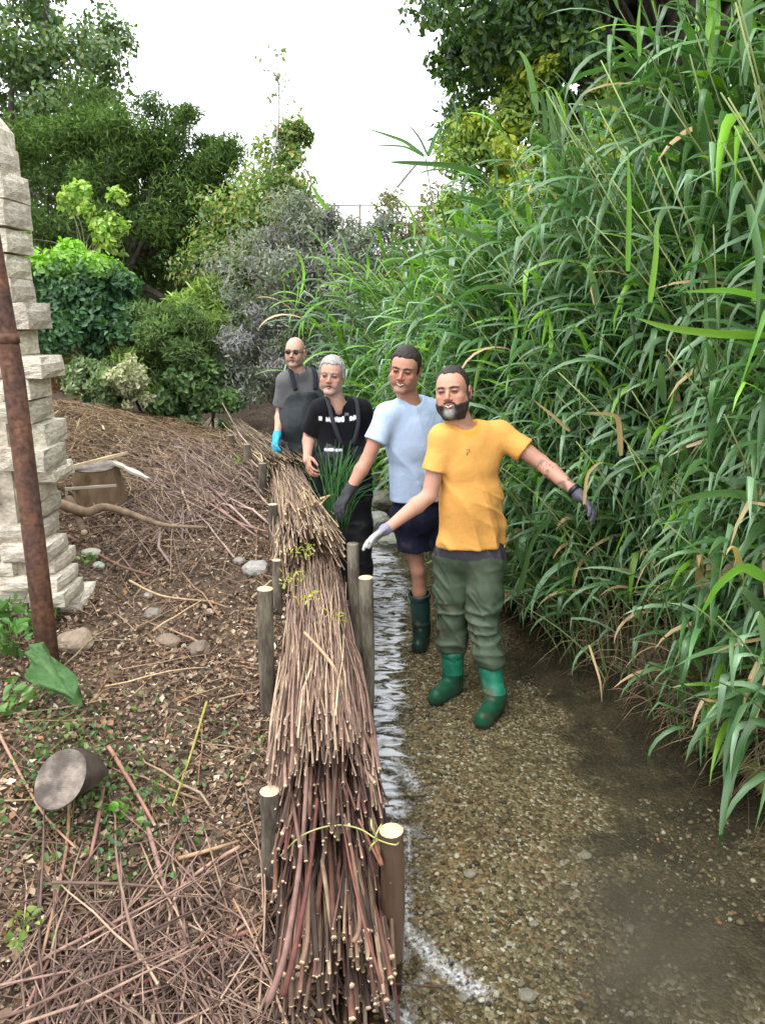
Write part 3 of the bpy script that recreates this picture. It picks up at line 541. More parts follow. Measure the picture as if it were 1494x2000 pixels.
# long sticks lying proud on the bundles
for pts, r, c, lab in (
    ([(595, 1235, 2.9), (650, 1300, 2.72), (690, 1390, 2.52), (735, 1475, 2.36)], (.006, .010), (.4, .3, .2), 'pale straight stick jutting from the light brown bundle towards the water'),
    ([(640, 1280, 2.8), (625, 1350, 2.6), (622, 1400, 2.5), (640, 1452, 2.38)], (.005, .008), (.42, .31, .2), 'forked pale stick on top of the light brown bundle'),
    ([(664, 1300, 2.8), (672, 1380, 2.55), (682, 1460, 2.38)], (.005, .008), (.4, .29, .2), 'stick hanging off the end of the light brown bundle'),
    ([(574, 1350, 2.6), (570, 1400, 2.5), (576, 1440, 2.42)], (.005, .007), (.48, .3, .18), 'short orange tan stick on the left of the light brown bundle'),
    ([(600, 1500, 2.2), (590, 1650, 1.98), (560, 1850, 1.72), (524, 1958, 1.64)], (.006, .010), (.15, .095, .085), 'long purple stick trailing down the left of the nearest bundle'),
    ([(620, 1560, 2.1), (605, 1700, 1.9), (575, 1860, 1.68), (553, 1945, 1.62)], (.005, .009), (.16, .07, .055), 'thick reddish stick jutting from the butt end of the nearest bundle'),
    ([(662, 1520, 2.2), (675, 1640, 1.98), (705, 1780, 1.78), (752, 1945, 1.66)], (.003, .005), (.15, .07, .05), 'thin red stick trailing down the right of the nearest bundle'),
    ([(672, 1590, 2.05), (690, 1680, 1.93), (703, 1800, 1.78), (690, 1840, 1.74)], (.005, .007), (.2, .13, .1), 'thick brown stick on top of the nearest bundle'),
    ([(610, 1640, 2.0), (602, 1740, 1.85), (600, 1830, 1.75), (590, 1880, 1.68)], (.005, .008), (.15, .1, .08), 'grey purple rod on the left shoulder of the nearest bundle'),
    ([(700, 1600, 2.03), (745, 1690, 1.92), (730, 1640, 1.97)], (.004, .006), (.19, .08, .06), 'thin red twig bending by the nearest right stake')):
    branch('loose_stick', [W(*q) for q in pts], r, c, lab, 'stick')
g = np.random.default_rng(99)
for k in range(26):                # frayed pale sticks at the bundle joins
    px, py, Yq = [(610, 985, 4.3), (580, 1000, 4.3), (600, 1450, 2.4), (655, 1460, 2.4)][k % 4]
    p = W(px + g.uniform(-35, 35), py + g.uniform(-14, 14), Yq + g.uniform(-.05, .2)); d = np.array((g.normal() * .25, -1, g.normal() * .12 + (.05 if k % 4 < 2 else -.1)))
    L0 = g.uniform(.15, .35); branch('broken_stick', [p - unit(d) * L0, p - unit(d) * L0 * .5 + g.normal(size=3) * .01, p], (.005, .008), (.42, .32, .2) if k % 4 < 2 else (.3, .2, .15), 'short broken stick poking out where two brushwood bundles overlap', 'stick', group='broken sticks at the bundle joins', n=6, sides=5)
# willow leaves/shoots on the bundle
def leaf6(P, a, b, nr, s, asp, fold):   # base, two points each side, tip: two quads folded along the midrib
    V = np.stack([P, P + a * s * .3 + b * s * asp * .5 + nr * s * fold, P + a * s * .68 + b * s * asp * .36 + nr * s * fold * .7, P + a * s, P + a * s * .68 - b * s * asp * .36 + nr * s * fold * .7, P + a * s * .3 - b * s * asp * .5 + nr * s * fold], 1)
    k = np.arange(len(P))[:, None] * 6; return V, np.concatenate([k + (0, 1, 2, 3), k + (0, 3, 4, 5)])
def small_leaves(name, pts, size, cols, parent=None, kind=None, label=None, cat=None, seed=1, m='leaf', mixup=.5, asp=.5):
    g = np.random.default_rng(seed); n = len(pts); a = unit(g.normal(size=(n, 3)) + (0, 0, mixup)); b = unit(np.cross(a, g.normal(size=(n, 3)))); nr = np.cross(a, b)
    s = size * g.uniform(.6, 1.3, (n, 1)); pts = np.asarray(pts)
    V, F = leaf6(pts - b * s * .5, b, nr, a, s, asp, .12); cols = np.asarray(cols)
    C = cols[g.integers(len(cols), size=n)] * g.uniform(.7, 1.25, (n, 1))
    return link(name, mesh_np(name, V.reshape(-1, 3), F, M[m], np.repeat(C, 6, 0), smooth=False), parent, None, label, cat, None, kind)
for px, py, lab in ((590, 1075, 'upper yellow green willow sprig on the light brown bundle'), (575, 1130, 'yellow willow sprig left of centre on the light brown bundle'), (605, 1165, 'bent yellow willow sprig halfway down the light brown bundle'), (650, 1210, 'yellow willow sprig nearest the second water side stake')):
    Yq = np.interp(py, [1075, 1210], [3.95, 3.2]); c = W(px, py, Yq); pts = c + g.normal(size=(26, 3)) * (.035, .05, .012)
    small_leaves('willow_sprig', pts, .035, [(.5, .48, .06), (.4, .42, .08), (.3, .36, .08)], label=lab, cat='willow sprig', seed=int(px), asp=.25)

# ------------------------------------------------------------------ things on the bank
def gz(x, y): return float(ground_z(x, y))
def stump(px, py, Yq, r, h, tilt, label, col_side=(.14, .11, .085)):
    c = W(px, py, Yq); g = np.random.default_rng(int(px)); root = link('tree_stump', None, None, c - (0, 0, h), label, 'tree stump')
    th = np.arange(28) / 28 * 6.283; rr = r * (1 + .07 * vn(np.stack([np.cos(th) * 1.5, np.sin(th) * 1.5, th * 0 + px], -1), 4))
    V = []
    for k, t in enumerate(np.linspace(0, 1, 6)):
        ring = np.stack([rr * np.cos(th), rr * np.sin(th), th * 0], -1) * (1.25 - .25 * t, 1.25 - .25 * t, 1)
        ring = ring + (tilt[0] * t * h, tilt[1] * t * h, t * h); ring[:, 2] += (ring[:, 0] * -tilt[0] + ring[:, 1] * -tilt[1]) * t; V.append(ring)
    V = np.concatenate(V); F = np.array([(k * 28 + a, k * 28 + (a + 1) % 28, (k + 1) * 28 + (a + 1) % 28, (k + 1) * 28 + a) for k in range(5) for a in range(28)])
    V[:-28] += .05 * r * g.normal(size=(len(V) - 28, 3))
    link('bark', mesh_np('bark', V, F, M['bark'], np.broadcast_to(col_side, (len(V), 3))), root)
    ring = V[-28:]; c0 = ring.mean(0); rings = [c0 + (ring - c0) * s + (0, 0, .003 + .004 * math.sin(s * 9)) for s in (1, .93, .75, .5, .25)]
    Vc = np.vstack(rings + [c0[None] + (0, 0, .004)]); Fc = [(k * 28 + a, k * 28 + (a + 1) % 28, (k + 1) * 28 + (a + 1) % 28, (k + 1) * 28 + a) for k in range(4) for a in range(28)] + [(112 + a, 112 + (a + 1) % 28, 140, 140) for a in range(28)]
    me = mesh_np('cut_face', Vc, np.array(Fc), M['end_grain']); me.validate(); link('cut_face', me, root); return root
stump(143, 1440, 2.42, .083, .16, (-.02, -.75), 'weathered grey stump leaning towards the camera among ground ivy', (.06, .045, .035))
stump(192, 908, 5.0, .14, .28, (0, -.12), 'big sawn stump under a pale board near the ruined wall', (.17, .115, .07))
def plank(p0, p1, w_, t_, m, name, label, cat, col=(1, 1, 1)):
    p0, p1 = np.array(p0), np.array(p1); d = unit(p1 - p0); s = unit(np.cross(d, (0, 0, 1))); u = np.cross(s, d); V = []
    for k in range(7):
        c = p0 + (p1 - p0) * k / 6; ww = w_ * (.7 + .3 * math.sin(k * 1.9 + 1)) * (1 if 0 < k < 6 else .6)
        for a, b in ((-1, -1), (1, -1), (1, 1), (-1, 1)): V.append(c + s * a * ww / 2 + u * b * t_ / 2)
    F = [(k * 4 + a, k * 4 + (a + 1) % 4, k * 4 + 4 + (a + 1) % 4, k * 4 + 4 + a) for k in range(6) for a in range(4)] + [(3, 2, 1, 0), (24, 25, 26, 27)]
    return link(name, mesh_np(name, np.array(V) - p0, np.array(F), m, np.broadcast_to(col, (28, 3)), smooth=False), None, p0, label, cat)
plank(W(135, 913, 4.85), W(250, 884, 5.0), .035, .018, M['cut_wood'], 'split_board', 'pale split board lying across the big sawn stump', 'board')
plank(W(222, 902, 4.95), W(290, 935, 4.8), .06, .015, M['plain'], 'split_board', 'greyish split board sloping off the right side of the big sawn stump', 'board', (.42, .4, .33))
plank(W(128, 955, 4.7), W(228, 948, 4.7), .02, .015, M['plain'], 'split_board', 'thin grey batten below the big sawn stump', 'board', (.38, .34, .28))
branch('fallen_branch', [W(120, 985, 4.5), W(170, 1000, 4.42), W(205, 990, 4.45), W(260, 1005, 4.35), W(320, 1025, 4.25), W(405, 1030, 4.2)], (.035, .028, .024, .02, .012, .008), (.2, .14, .09), 'thick bent brown branch lying below the big sawn stump', 'branch', 'bark', n=30)
branch('fallen_branch', [W(135, 975, 4.6), W(150, 1000, 4.5), W(165, 1040, 4.3)], (.03, .026, .02), (.13, .09, .06), 'short dark forked branch stub at the ruined wall edge', 'branch', 'bark')
sticks_spec = [
    ([(215, 1480), (262, 1560), (305, 1640)], .009, (.22, .12, .1), 'long dark red stick lying right of the grey stump'),
    ([(405, 1388), (375, 1490), (340, 1600)], .006, (.42, .4, .12), 'yellow green whip standing out on the leaf litter'),
    ([(205, 1560), (190, 1650), (165, 1750), (60, 2000)], .008, (.24, .14, .12), 'long curved purple stick sweeping to the bottom left corner'),
    ([(470, 1675), (380, 1740), (270, 1850), (200, 1900)], .007, (.3, .2, .16), 'long straight purple brown stick across the twig heap'),
    ([(505, 1845), (400, 1880), (300, 1940), (200, 2000)], .008, (.28, .14, .13), 'reddish stick crossing the twig heap near the bottom edge'),
    ([(280, 1600), (330, 1780), (400, 2000)], .010, (.25, .17, .15), 'greyish purple stick running down the middle of the twig heap'),
    ([(140, 1590), (130, 1700), (85, 1900)], .007, (.24, .16, .11), 'thin brown stick parallel to the long curved purple one'),
    ([(350, 1700), (410, 1685), (470, 1672)], .008, (.42, .3, .18), 'pale tan stick lying left of the nearest left stake'),
    ([(255, 1830), (350, 1890), (480, 2000)], .007, (.24, .15, .13), 'purple stick slanting to the bottom beside the bundle'),
    ([(325, 950), (400, 990), (500, 1060)], .010, (.24, .16, .15), 'purple rod slanting down from the upper twig heap'),
    ([(400, 975), (460, 1030), (525, 1052)], .009, (.27, .17, .16), 'purple rod beside the whitish rag'),
    ([(135, 1060), (230, 1120), (300, 1140)], .010, (.22, .13, .1), 'brown stick on the slope right of the wall'),
    ([(255, 1150), (320, 1180), (420, 1190)], .007, (.3, .22, .15), 'thin tan stick on the middle slope'),
    ([(130, 760), (175, 790), (205, 850)], .014, (.55, .48, .38), 'bleached stick standing in the straw heap'),
    ([(0, 1450), (80, 1600), (150, 1680)], .006, (.3, .2, .15), 'thin stick at the left edge below the stump')]
for pts, r, c, lab in sticks_spec:
    q = []
    for px, py in pts:
        p = on_ground(px, py); q.append(p + (0, 0, .035 + r))
    branch('fallen_stick', q, (r, r * .6), c, lab, 'stick', n=16)
# sticks of the twig heap (each its own thing) and loose sticks elsewhere
def bump_over(x, y):   # the twig heaps raise above the soil
    h = .10 * np.exp(-(((x + .55) / .38) ** 2 + ((y - 1.75) / .42) ** 2))
    h = h + .12 * np.exp(-(((x + 1.55) / .45) ** 2 + ((y - 6.0) / .8) ** 2)); return h
g = np.random.default_rng(21)
def x0c(x, y):
    s = float(f_xb(y)) - x; return ('beside the bundle' if s < .45 else ('left part' if s > .85 else 'middle')) + (' far side' if y > 2.0 and y < 2.3 else ''), 0
def heap_sticks(n, fpos, fdir, Lr, rr, cols, group, label, name='fallen_stick'):
    for k in range(n):
        x, y = fpos(); a = fdir(); L0 = g.uniform(*Lr); d = np.array((math.cos(a), math.sin(a), 0)) * L0
        p = np.array((x, y, 0)) - d / 2; q = p + d; hz = g.random() ** 1.5
        p[2] = gz(p[0], p[1]) + .012 + float(bump_over(p[0], p[1])) * hz + .01; q[2] = gz(q[0], q[1]) + .012 + float(bump_over(q[0], q[1])) * hz + g.uniform(0, .04)
        mid = (p + q) / 2; low = gz(mid[0], mid[1]) + .01 - mid[2]
        if low > 0: p[2] += low; q[2] += low
        ci = int(g.integers(len(cols))); wg = int(g.integers(9)); rs = g.uniform(*rr); sl = (math.degrees(a) % 180); fx, fy = x0c(x, y)
        lab = '%s %s %s stick %s %s, %s' % ('long' if L0 > (Lr[0] * .4 + Lr[1] * .6) else 'short', 'bent' if WIG[wg] > .015 else 'straight', ['brown', 'pale', 'dark', 'greyish'][ci], 'pointing forward' if 65 < sl < 115 else ('lying level' if sl < 25 or sl > 155 else ('slanting right' if sl <= 65 else 'slanting left')), label, fx)
        o = link(name, stick_mesh(cols[ci], wg), None, None, lab, 'stick', group)
        place_stick(o, p, q - p, float(np.linalg.norm(q - p)), rs)
heap_sticks(125, lambda: (g.normal(-.62, .27), g.normal(1.72, .26)), lambda: g.choice([g.normal(1.9, .35), g.normal(.75, .4), g.uniform(0, 3.14)], p=[.55, .3, .15]), (.35, 1.0), (.003, .0068), [(.15, .1, .09), (.2, .135, .12), (.11, .075, .068), (.26, .19, .15)], 'sticks of the near twig heap', 'in the near twig heap')
heap_sticks(80, lambda: (g.normal(-1.4, .2) + 0, g.normal(5.7, .5)), lambda: g.normal(2.0, .3), (.5, 1.2), (.005, .010), [(.27, .2, .19), (.33, .26, .25), (.22, .16, .15)], 'sticks of the far twig heap', 'in the far heap')
heap_sticks(50, lambda: (g.uniform(-1.5, -.45), g.uniform(2.2, 4.6)), lambda: g.uniform(0, 3.14), (.15, .5), (.0025, .006), [(.3, .2, .14), (.22, .15, .11), (.38, .29, .2)], 'loose sticks on the slope', 'on the leafy slope')
def twig_mass(name, n, fx, cols, Lr, rr, label, seed, lift=.02, adir=None):
    g = np.random.default_rng(seed); A = Acc(); SVs = [stick_var(s, 3, 2, .03) for s in range(8)]
    x, y = fx(n, g); a = g.uniform(0, 3.14, n) if adir is None else g.normal(adir, .8, n); L0 = g.uniform(*Lr, n)
    d = np.stack([np.cos(a), np.sin(a), 0 * a], -1) * L0[:, None]; P = np.stack([x, y, 0 * x], -1) - d / 2; Q = P + d
    bo = g.random(n) ** 1.6
    P[:, 2] = ground_z(P[:, 0], P[:, 1]) + .006 + bump_over(P[:, 0], P[:, 1]) * bo + g.random(n) * lift; Q[:, 2] = ground_z(Q[:, 0], Q[:, 1]) + .006 + bump_over(Q[:, 0], Q[:, 1]) * bo + g.random(n) * lift
    for k in range(n):
        V, F, mi = SVs[k % 8]; dd = Q[k] - P[k]; T = unit(dd); s1 = unit(np.cross(T, (0, 0, 1))); s2 = np.cross(T, s1); r = g.uniform(*rr)
        A.add(P[k] + V[:, :1] * s1 * r * 100 + V[:, 1:2] * s2 * r * 100 + V[:, 2:] * dd, F[:-6] if 0 else F, np.array(cols[g.integers(len(cols))]) * g.uniform(.6, 1.35), mi)
    link(name, A.mesh(name, [M['stick'], M['stick_end']]), kind='stuff', label=label)
def region(x0, x1, y0, y1, pw=1.0):
    def f(n, g):
        y = y0 + (y1 - y0) * g.random(n) ** pw; xb = f_xb(y); s0 = x0; x = xb - .1 - (x1 - x0) * g.random(n) - s0; return x, y
    return f
twig_mass('twig_litter', 2600, region(0, 2.4, 1.2, 5.2, 1.2), [(.26, .18, .13), (.2, .13, .1), (.36, .27, .18), (.16, .11, .09)], (.05, .22), (.0012, .003), 'scattered fine twigs', 31, .015)
twig_mass('twig_heap', 420, lambda n, g: (g.normal(-.6, .3, n), g.normal(1.72, .3, n)), [(.13, .09, .08), (.18, .125, .11), (.09, .062, .055), (.24, .18, .15)], (.15, .6), (.0016, .0036), 'tangled fine twigs of the near heap', 32, .03, 1.75)
twig_mass('straw_heap', 2600, lambda n, g: (g.uniform(-3.4, -1.2, n), g.uniform(4.9, 8.6, n)), [(.3, .215, .14), (.24, .17, .11), (.4, .31, .21), (.16, .115, .08)], (.1, .5), (.002, .0045), 'dry tan twigs and straw covering the upper bank', 33, .09, 2.4)
twig_mass('far_twig_heap', 900, lambda n, g: (g.normal(-1.42, .22, n), g.normal(5.8, .6, n)), [(.3, .23, .21), (.36, .29, .27), (.22, .16, .15)], (.3, .9), (.002, .0045), 'fine grey purple twigs of the far heap', 34, .06, 2.0)
# leaf litter and wood chips
n = 95000; y = 1.15 + 6.0 * g.random(n) ** 1.45; x = f_xb(y) - .02 - (2.6) * g.random(n); kp = (fbm(np.stack([x * 3.1, y * 3.1, 0 * x], -1), 55, 3) > -.12) | (g.random(n) < .3); x, y = x[kp], y[kp]; n = len(x); z = ground_z(x, y)
nr = unit(np.stack([g.normal(size=n) * .55, g.normal(size=n) * .55, np.ones(n)], -1)); a = unit(np.cross(nr, g.normal(size=(n, 3)))); b = np.cross(nr, a)
s = (.0045 + .017 * g.random(n) ** 2.4)[:, None]; wd = g.uniform(.25, .8, (n, 1)); P = np.stack([x, y, z + .004 + .02 * g.random(n)], -1)
V = np.stack([P - a * s, P + b * s * wd + nr * s * .3, P + a * s, P - b * s * wd + nr * s * .35 * g.random((n, 1))], 1).reshape(-1, 3)
pal = np.array([(.17, .11, .07), (.27, .18, .115), (.38, .28, .19), (.5, .4, .29), (.09, .062, .042), (.32, .18, .1), (.64, .56, .45), (.2, .16, .12)])
C = pal[g.choice(8, n, p=[.22, .2, .16, .08, .17, .09, .03, .05])] * g.uniform(.65, 1.2, (n, 1)); F = np.arange(n * 4).reshape(n, 4)
F = np.concatenate([F[:, [0, 1, 2]], F[:, [0, 2, 3]]])
link('leaf_litter', mesh_np('leaf_litter', V, F, M['litter'], np.repeat(C, 4, 0), smooth=False), kind='stuff', label='dead leaves and wood chips over the bank')
# low green plants: ground ivy near the stump, weeds
def patch(n, cx, cy, sx, sy, seed, size=.03, h=.06):
    g = np.random.default_rng(seed); x = g.normal(cx, sx, n); y = g.normal(cy, sy, n); return np.stack([x, y, ground_z(x, y) + .01 + h * g.random(n)], -1)
GR = [(.1, .2, .045), (.14, .26, .06), (.08, .17, .05), (.2, .32, .08)]
pts = np.concatenate([patch(420, -1.12, 2.5, .13, .13, 1), patch(160, -.86, 2.45, .09, .13, 2), patch(170, -1.25, 2.8, .13, .14, 3), patch(120, -.95, 2.15, .16, .1, 4), patch(70, -.7, 2.8, .15, .15, 6)])
small_leaves('ground_ivy', pts, .024, [(.07, .14, .04), (.1, .18, .05), (.055, .11, .035), (.15, .23, .07)], kind='stuff', label='ground ivy round the grey stump', seed=41, asp=.8)
def plant(px, py, n, sp, size, cols, label, cat='plant', h=.12, seed=1, asp=.6, Yq=None, name='weed'):
    c = on_ground(px, py) if Yq is None else W(px, py, Yq); g = np.random.default_rng(seed); root = link(name, None, None, c, label, cat)
    A = Acc(); P = []
    for k in range(max(3, n // 8)):
        e = np.array((g.normal() * sp, g.normal() * sp, h * g.uniform(.5, 1))); V, F, _ = path_tube([(0, 0, -.02), e * .5 + (0, 0, h * .2), e], .0025, 6, 4); A.add(V, F, (.12, .16, .05))
        for q in range(8): P.append(e * g.uniform(.45, 1.05) + g.normal(size=3) * size * .45)
    link('stems', A.mesh('stems', M['leaf_matt']), root)
    small_leaves('foliage', np.array(P), size, cols, root, seed=seed, asp=asp, mixup=.2); return root
plant(30, 1290, 60, .09, .06, [(.08, .2, .04), (.12, .26, .06)], 'leafy green weed clump at the foot of the rusty pipe, left edge', seed=51, h=.22)
plant(85, 1240, 40, .07, .05, [(.1, .22, .05), (.14, .28, .06)], 'small bright weed between the rusty pipe foot and the wall', seed=52, h=.16)
plant(20, 1245, 50, .1, .06, [(.07, .18, .04), (.1, .22, .05)], 'weed at the left edge against the wall base', seed=58, h=.25)
plant(20, 1400, 50, .08, .05, [(.1, .22, .05), (.16, .28, .08)], 'pale green weed at the left edge above the grey stump', seed=53, h=.14)
plant(228, 1600, 22, .025, .035, [(.12, .3, .04), (.2, .4, .06)], 'small bright green seedling in the leaf litter below the grey stump', seed=54, h=.09)
plant(42, 1830, 26, .03, .03, [(.14, .26, .06), (.28, .34, .08)], 'small curly green seedling near the bottom left edge', seed=55, h=.07)
plant(180, 1105, 20, .03, .04, [(.2, .3, .1)], 'tuft of green on the mossy stone by the wall', seed=56, h=.05)
plant(455, 930, 34, .07, .05, [(.22, .36, .07), (.3, .4, .1)], 'yellow green weed in the hollow left of the far stakes', seed=57, h=.14)
# big burdock leaf
def big_leaf(name, base, tip, side, wid, cup, m, col, nseg=14, wave=.01, parent=None, label=None, cat=None):
    base, tip, side = map(lambda q: np.array(q, float), (base, tip, side)); ax = tip - base; nrm = unit(np.cross(ax, side)); side = unit(side); V = []; C = []
    for i in range(nseg + 1):
        t = i / nseg; wv = wid * (math.sin(math.pi * min(1, t * .93 + .07) ** .62)) ** .8 if t < 1 else 0
        for k in range(9):
            u = (k - 4) / 4; p = base + ax * t + side * u * wv + nrm * (cup * (u * u) * wv * 2.2 - cup * 2.5 * wid * (t - .3) ** 2 + wave * math.sin(9 * t + 5 * abs(u)) * abs(u) - .006 * (abs(u) < .1)); V.append(p); C.append(np.array(col) * (1.5 if abs(u) < .1 else 1) * (1 + .12 * math.sin(22 * t - 8 * abs(u))))
    F = [(i * 9 + k, i * 9 + k + 1, i * 9 + 10 + k, i * 9 + 9 + k) for i in range(nseg) for k in range(8)]
    return link(name, mesh_np(name, np.array(V), np.array(F), m, np.array(C)), parent, None, label, cat)
c = W(62, 1270, 2.95); bt = link('burdock', None, None, (c[0], c[1] + .05, gz(c[0], c[1] + .05)), 'large broad crinkled green leaf hanging beside the wall foot above the grey stump', 'plant')
b0 = np.array(bt.location)
big_leaf('leaf', W(58, 1268, 2.92) - b0, W(160, 1378, 2.72) - b0, W(150, 1280, 2.82) - W(95, 1370, 2.75), .065, .05, M['crinkle'], (.075, .16, .05), 26, .05, bt)
V, F, _ = path_tube([(0, 0, 0), (W(58, 1268, 2.92) - b0) * .5 + (0, .02, .04), W(62, 1270, 2.92) - b0], .006, 10, 6); me = mesh_np('stalk', V, F, M['leaf_matt'], np.broadcast_to((.15, .25, .08), (len(V), 3))); me.validate(); link('stalk', me, bt)
# scraps
def rag(px, py, s, col, label, name='rag', dz=.03):
    p = on_ground(px, py); n = 9; u = np.linspace(-1, 1, n); a, b = np.meshgrid(u, u, indexing='ij'); q = np.stack([a * s * (1 + .2 * np.sin(3 * b)), b * s * .6, .35 * s * fbm(np.stack([a * 1.6, b * 1.6, a * 0 + px], -1), 3, 3)], -1).reshape(-1, 3)
    i, j = np.meshgrid(np.arange(n - 1), np.arange(n - 1), indexing='ij'); F = np.stack([i * n + j, (i + 1) * n + j, (i + 1) * n + j + 1, i * n + j + 1], -1).reshape(-1, 4)
    link(name, mesh_np(name, q, F, M['plain'], np.broadcast_to(col, (n * n, 3))), None, p + (0, 0, dz), label, name.replace('_', ' '))
rag(385, 963, .06, (.72, .72, .72), 'crumpled white rag at the foot of the upper twig heap')
rag(352, 905, .035, (.35, .5, .6), 'pale blue scrap in the upper twig heap', 'plastic scrap'.replace(' ', '_'), .12)
# dry fern frond by the stake
p = on_ground(478, 1800); fr = link('dry_frond', None, None, p, 'dry orange brown conifer frond left of the nearest left stake', 'frond')
A = Acc(); g = np.random.default_rng(8)
for s in range(5):
    d = np.array((g.normal() * .35, 1, 0)); st = np.array((g.uniform(-.05, .05), -.1, .03))
    for k in range(16):
        c = st + unit(d) * .022 * k * .9; 
        for sg in (-1, 1):
            e = c + np.array((sg * .022 * (1 - k / 18), .018, g.normal() * .006)); V, F, _ = tube([c, e], (.003, .0015), 3); A.add(V, F, (.48, .28, .14))
me = A.mesh('needles', M['litter']); link('needles', me, fr)

# ------------------------------------------------------------------ foliage
def leaves(P, Nrm, size, cols, name, parent=None, m='leaf', asp=.55, kind=None, seed=1, droop=.25, cvar=None, label=None, cat=None, fold=.25):
    g = np.random.default_rng(seed); n = len(P); nr = unit(Nrm + .55 * g.normal(size=(n, 3))); a = unit(np.cross(nr, g.normal(size=(n, 3))) + (0, 0, -droop)); b = unit(np.cross(nr, a))
    s = size * g.uniform(.6, 1.35, (n, 1)); V, F = leaf6(P, a, b, nr, s, asp, fold * .4); cols = np.asarray(cols)
    C = cols[g.integers(len(cols), size=n)] * g.uniform(.75, 1.25, (n, 1))
    if cvar is not None: C = C * cvar[:, None] if cvar.ndim == 1 else C * (1 - cvar[:, 3:]) + cvar[:, :3] * cvar[:, 3:]
    return link(name, mesh_np(name, V.reshape(-1, 3), F, M[m], np.repeat(C, 6, 0), smooth=False), parent, None, label, cat, None, kind)
def crown(c, r, nclump, nleaf, seed, csize=.32, inner=.25, squash=.8, up=.25):
    g = np.random.default_rng(seed); d = unit(g.normal(size=(nclump, 3)) + (0, 0, up)); rr = np.where(g.random(nclump) < inner, g.uniform(.2, .75, nclump), g.uniform(.78, 1.03, nclump))
    rr = rr * (1 + .22 * fbm(d * 1.8 + seed, seed, 2)); cc = np.array(c) + d * rr[:, None] * np.array(r); cs = csize * g.uniform(.6, 1.35, nclump) * np.mean(r)
    k = g.choice(nclump, nleaf, p=cs ** 2 / (cs ** 2).sum()); ld = unit(g.normal(size=(nleaf, 3))); lr = g.random(nleaf) ** .45
    P = cc[k] + ld * (lr * cs[k])[:, None] * (1, 1, squash); cv = g.uniform(.78, 1.22, nclump)[k]
    return P, unit(ld + .5 * d[k] + (0, 0, .35)), cv, cc
def limbs(root, base, cc, r0, seed, n=10, m='bark', col=(.12, .1, .085), top=.75):
    g = np.random.default_rng(seed); A = Acc(); cc = np.asarray(cc); b = np.array(base, float); hi = cc.mean(0); hi = b + (hi - b) * top * 1.2
    mid = (b + hi) / 2 + g.normal(size=3) * .1; V, F, _ = path_tube([b, mid, hi], (r0, r0 * .75, r0 * .35), 16, 10); V += r0 * .12 * fbm(V * 6, 3, 2)[:, None]; A.add(V, F, col)
    me = A.mesh('trunk', M[m]); link('trunk', me, root); A = Acc()
    for k in g.choice(len(cc), min(n, len(cc)), replace=False):
        t = g.uniform(.35, 1); s = b + (hi - b) * t; e = cc[k]; V, F, _ = path_tube([s, (s + e) / 2 + g.normal(size=3) * .12 + (0, 0, .1), e], (r0 * .35, r0 * .2, r0 * .05), 10, 6); A.add(V, F, col)
    link('limbs', A.mesh('limbs', M[m]), root)
def shrub(name, label, cat, base, ells, nleaf, size, cols, seed, m='leaf_matt', asp=.55, csize=.32, nclump=60, r0=.08, cvfun=None, squash=.8, droop=.25, nl=10, bark=(.12, .1, .085), inner=.25, fold=.25, up=.25):
    root = link(name, None, None, base, label, cat); Ps, Ns, Cs, CC = [], [], [], []; tot = sum(np.prod(e[1]) ** (2 / 3) for e in ells)
    for k, (c, r) in enumerate(ells):
        fr = np.prod(r) ** (2 / 3) / tot; P, N_, cv, cc = crown(c, r, max(8, int(nclump * fr)), int(nleaf * fr), seed + k, csize, inner, squash, up); Ps.append(P); Ns.append(N_); Cs.append(cv); CC.append(cc)
    P = np.concatenate(Ps); cv = np.concatenate(Cs); cvx = cvfun(P, cv) if cvfun else cv
    leaves(P - np.array(base), np.concatenate(Ns), size, cols, 'foliage', root, m, asp, None, seed, droop, cvx, fold=fold)
    limbs(root, (0, 0, 0), np.concatenate(CC) - np.array(base), r0, seed, nl, col=bark); return root
DG = [(.05, .105, .04), (.065, .13, .045), (.04, .085, .04), (.085, .15, .055)]
b = W(90, 760, 15); 
shrub('broadleaf_tree', 'tall dark green broadleaf tree at the top left corner behind the wall', 'tree', (b[0], 15, .9), [((-6.8, 15, 5.7), (2.0, 2, 1.9)), ((-8.6, 15.5, 7.4), (2.6, 2.4, 2.6)), ((-7.5, 16, 3.6), (2.2, 2, 2)), ((-6.0, 15, 7.4), (1.1, 1.5, 1.2)), ((-10.5, 15.5, 4.6), (2.6, 2.4, 2.8)), ((-5.4, 15, 6.7), (1.25, 1.3, 1.35)), ((-5.35, 15, 5.3), (1.1, 1.2, 1.1)), ((-5.7, 15, 4.2), (1.2, 1.2, 1.2))],
      60000, .10, [(.065, .13, .04), (.09, .16, .045), (.05, .1, .045), (.15, .2, .06)], 61, m='leaf', csize=.3, nclump=190, r0=.3, nl=16)
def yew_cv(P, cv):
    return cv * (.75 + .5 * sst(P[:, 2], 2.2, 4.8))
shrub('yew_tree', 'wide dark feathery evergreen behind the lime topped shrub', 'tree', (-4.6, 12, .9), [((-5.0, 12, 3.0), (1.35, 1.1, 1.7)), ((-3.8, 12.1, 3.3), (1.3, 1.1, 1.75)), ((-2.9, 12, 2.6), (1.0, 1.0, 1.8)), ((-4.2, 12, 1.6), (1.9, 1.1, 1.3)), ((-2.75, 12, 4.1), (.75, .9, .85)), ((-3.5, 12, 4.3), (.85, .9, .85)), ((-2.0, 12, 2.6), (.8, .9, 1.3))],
      88000, .095, [(.06, .11, .025), (.075, .13, .03), (.04, .08, .025), (.11, .17, .04)], 62, asp=.2, csize=.26, nclump=200, r0=.22, cvfun=yew_cv, droop=-.3, nl=18, up=.5)
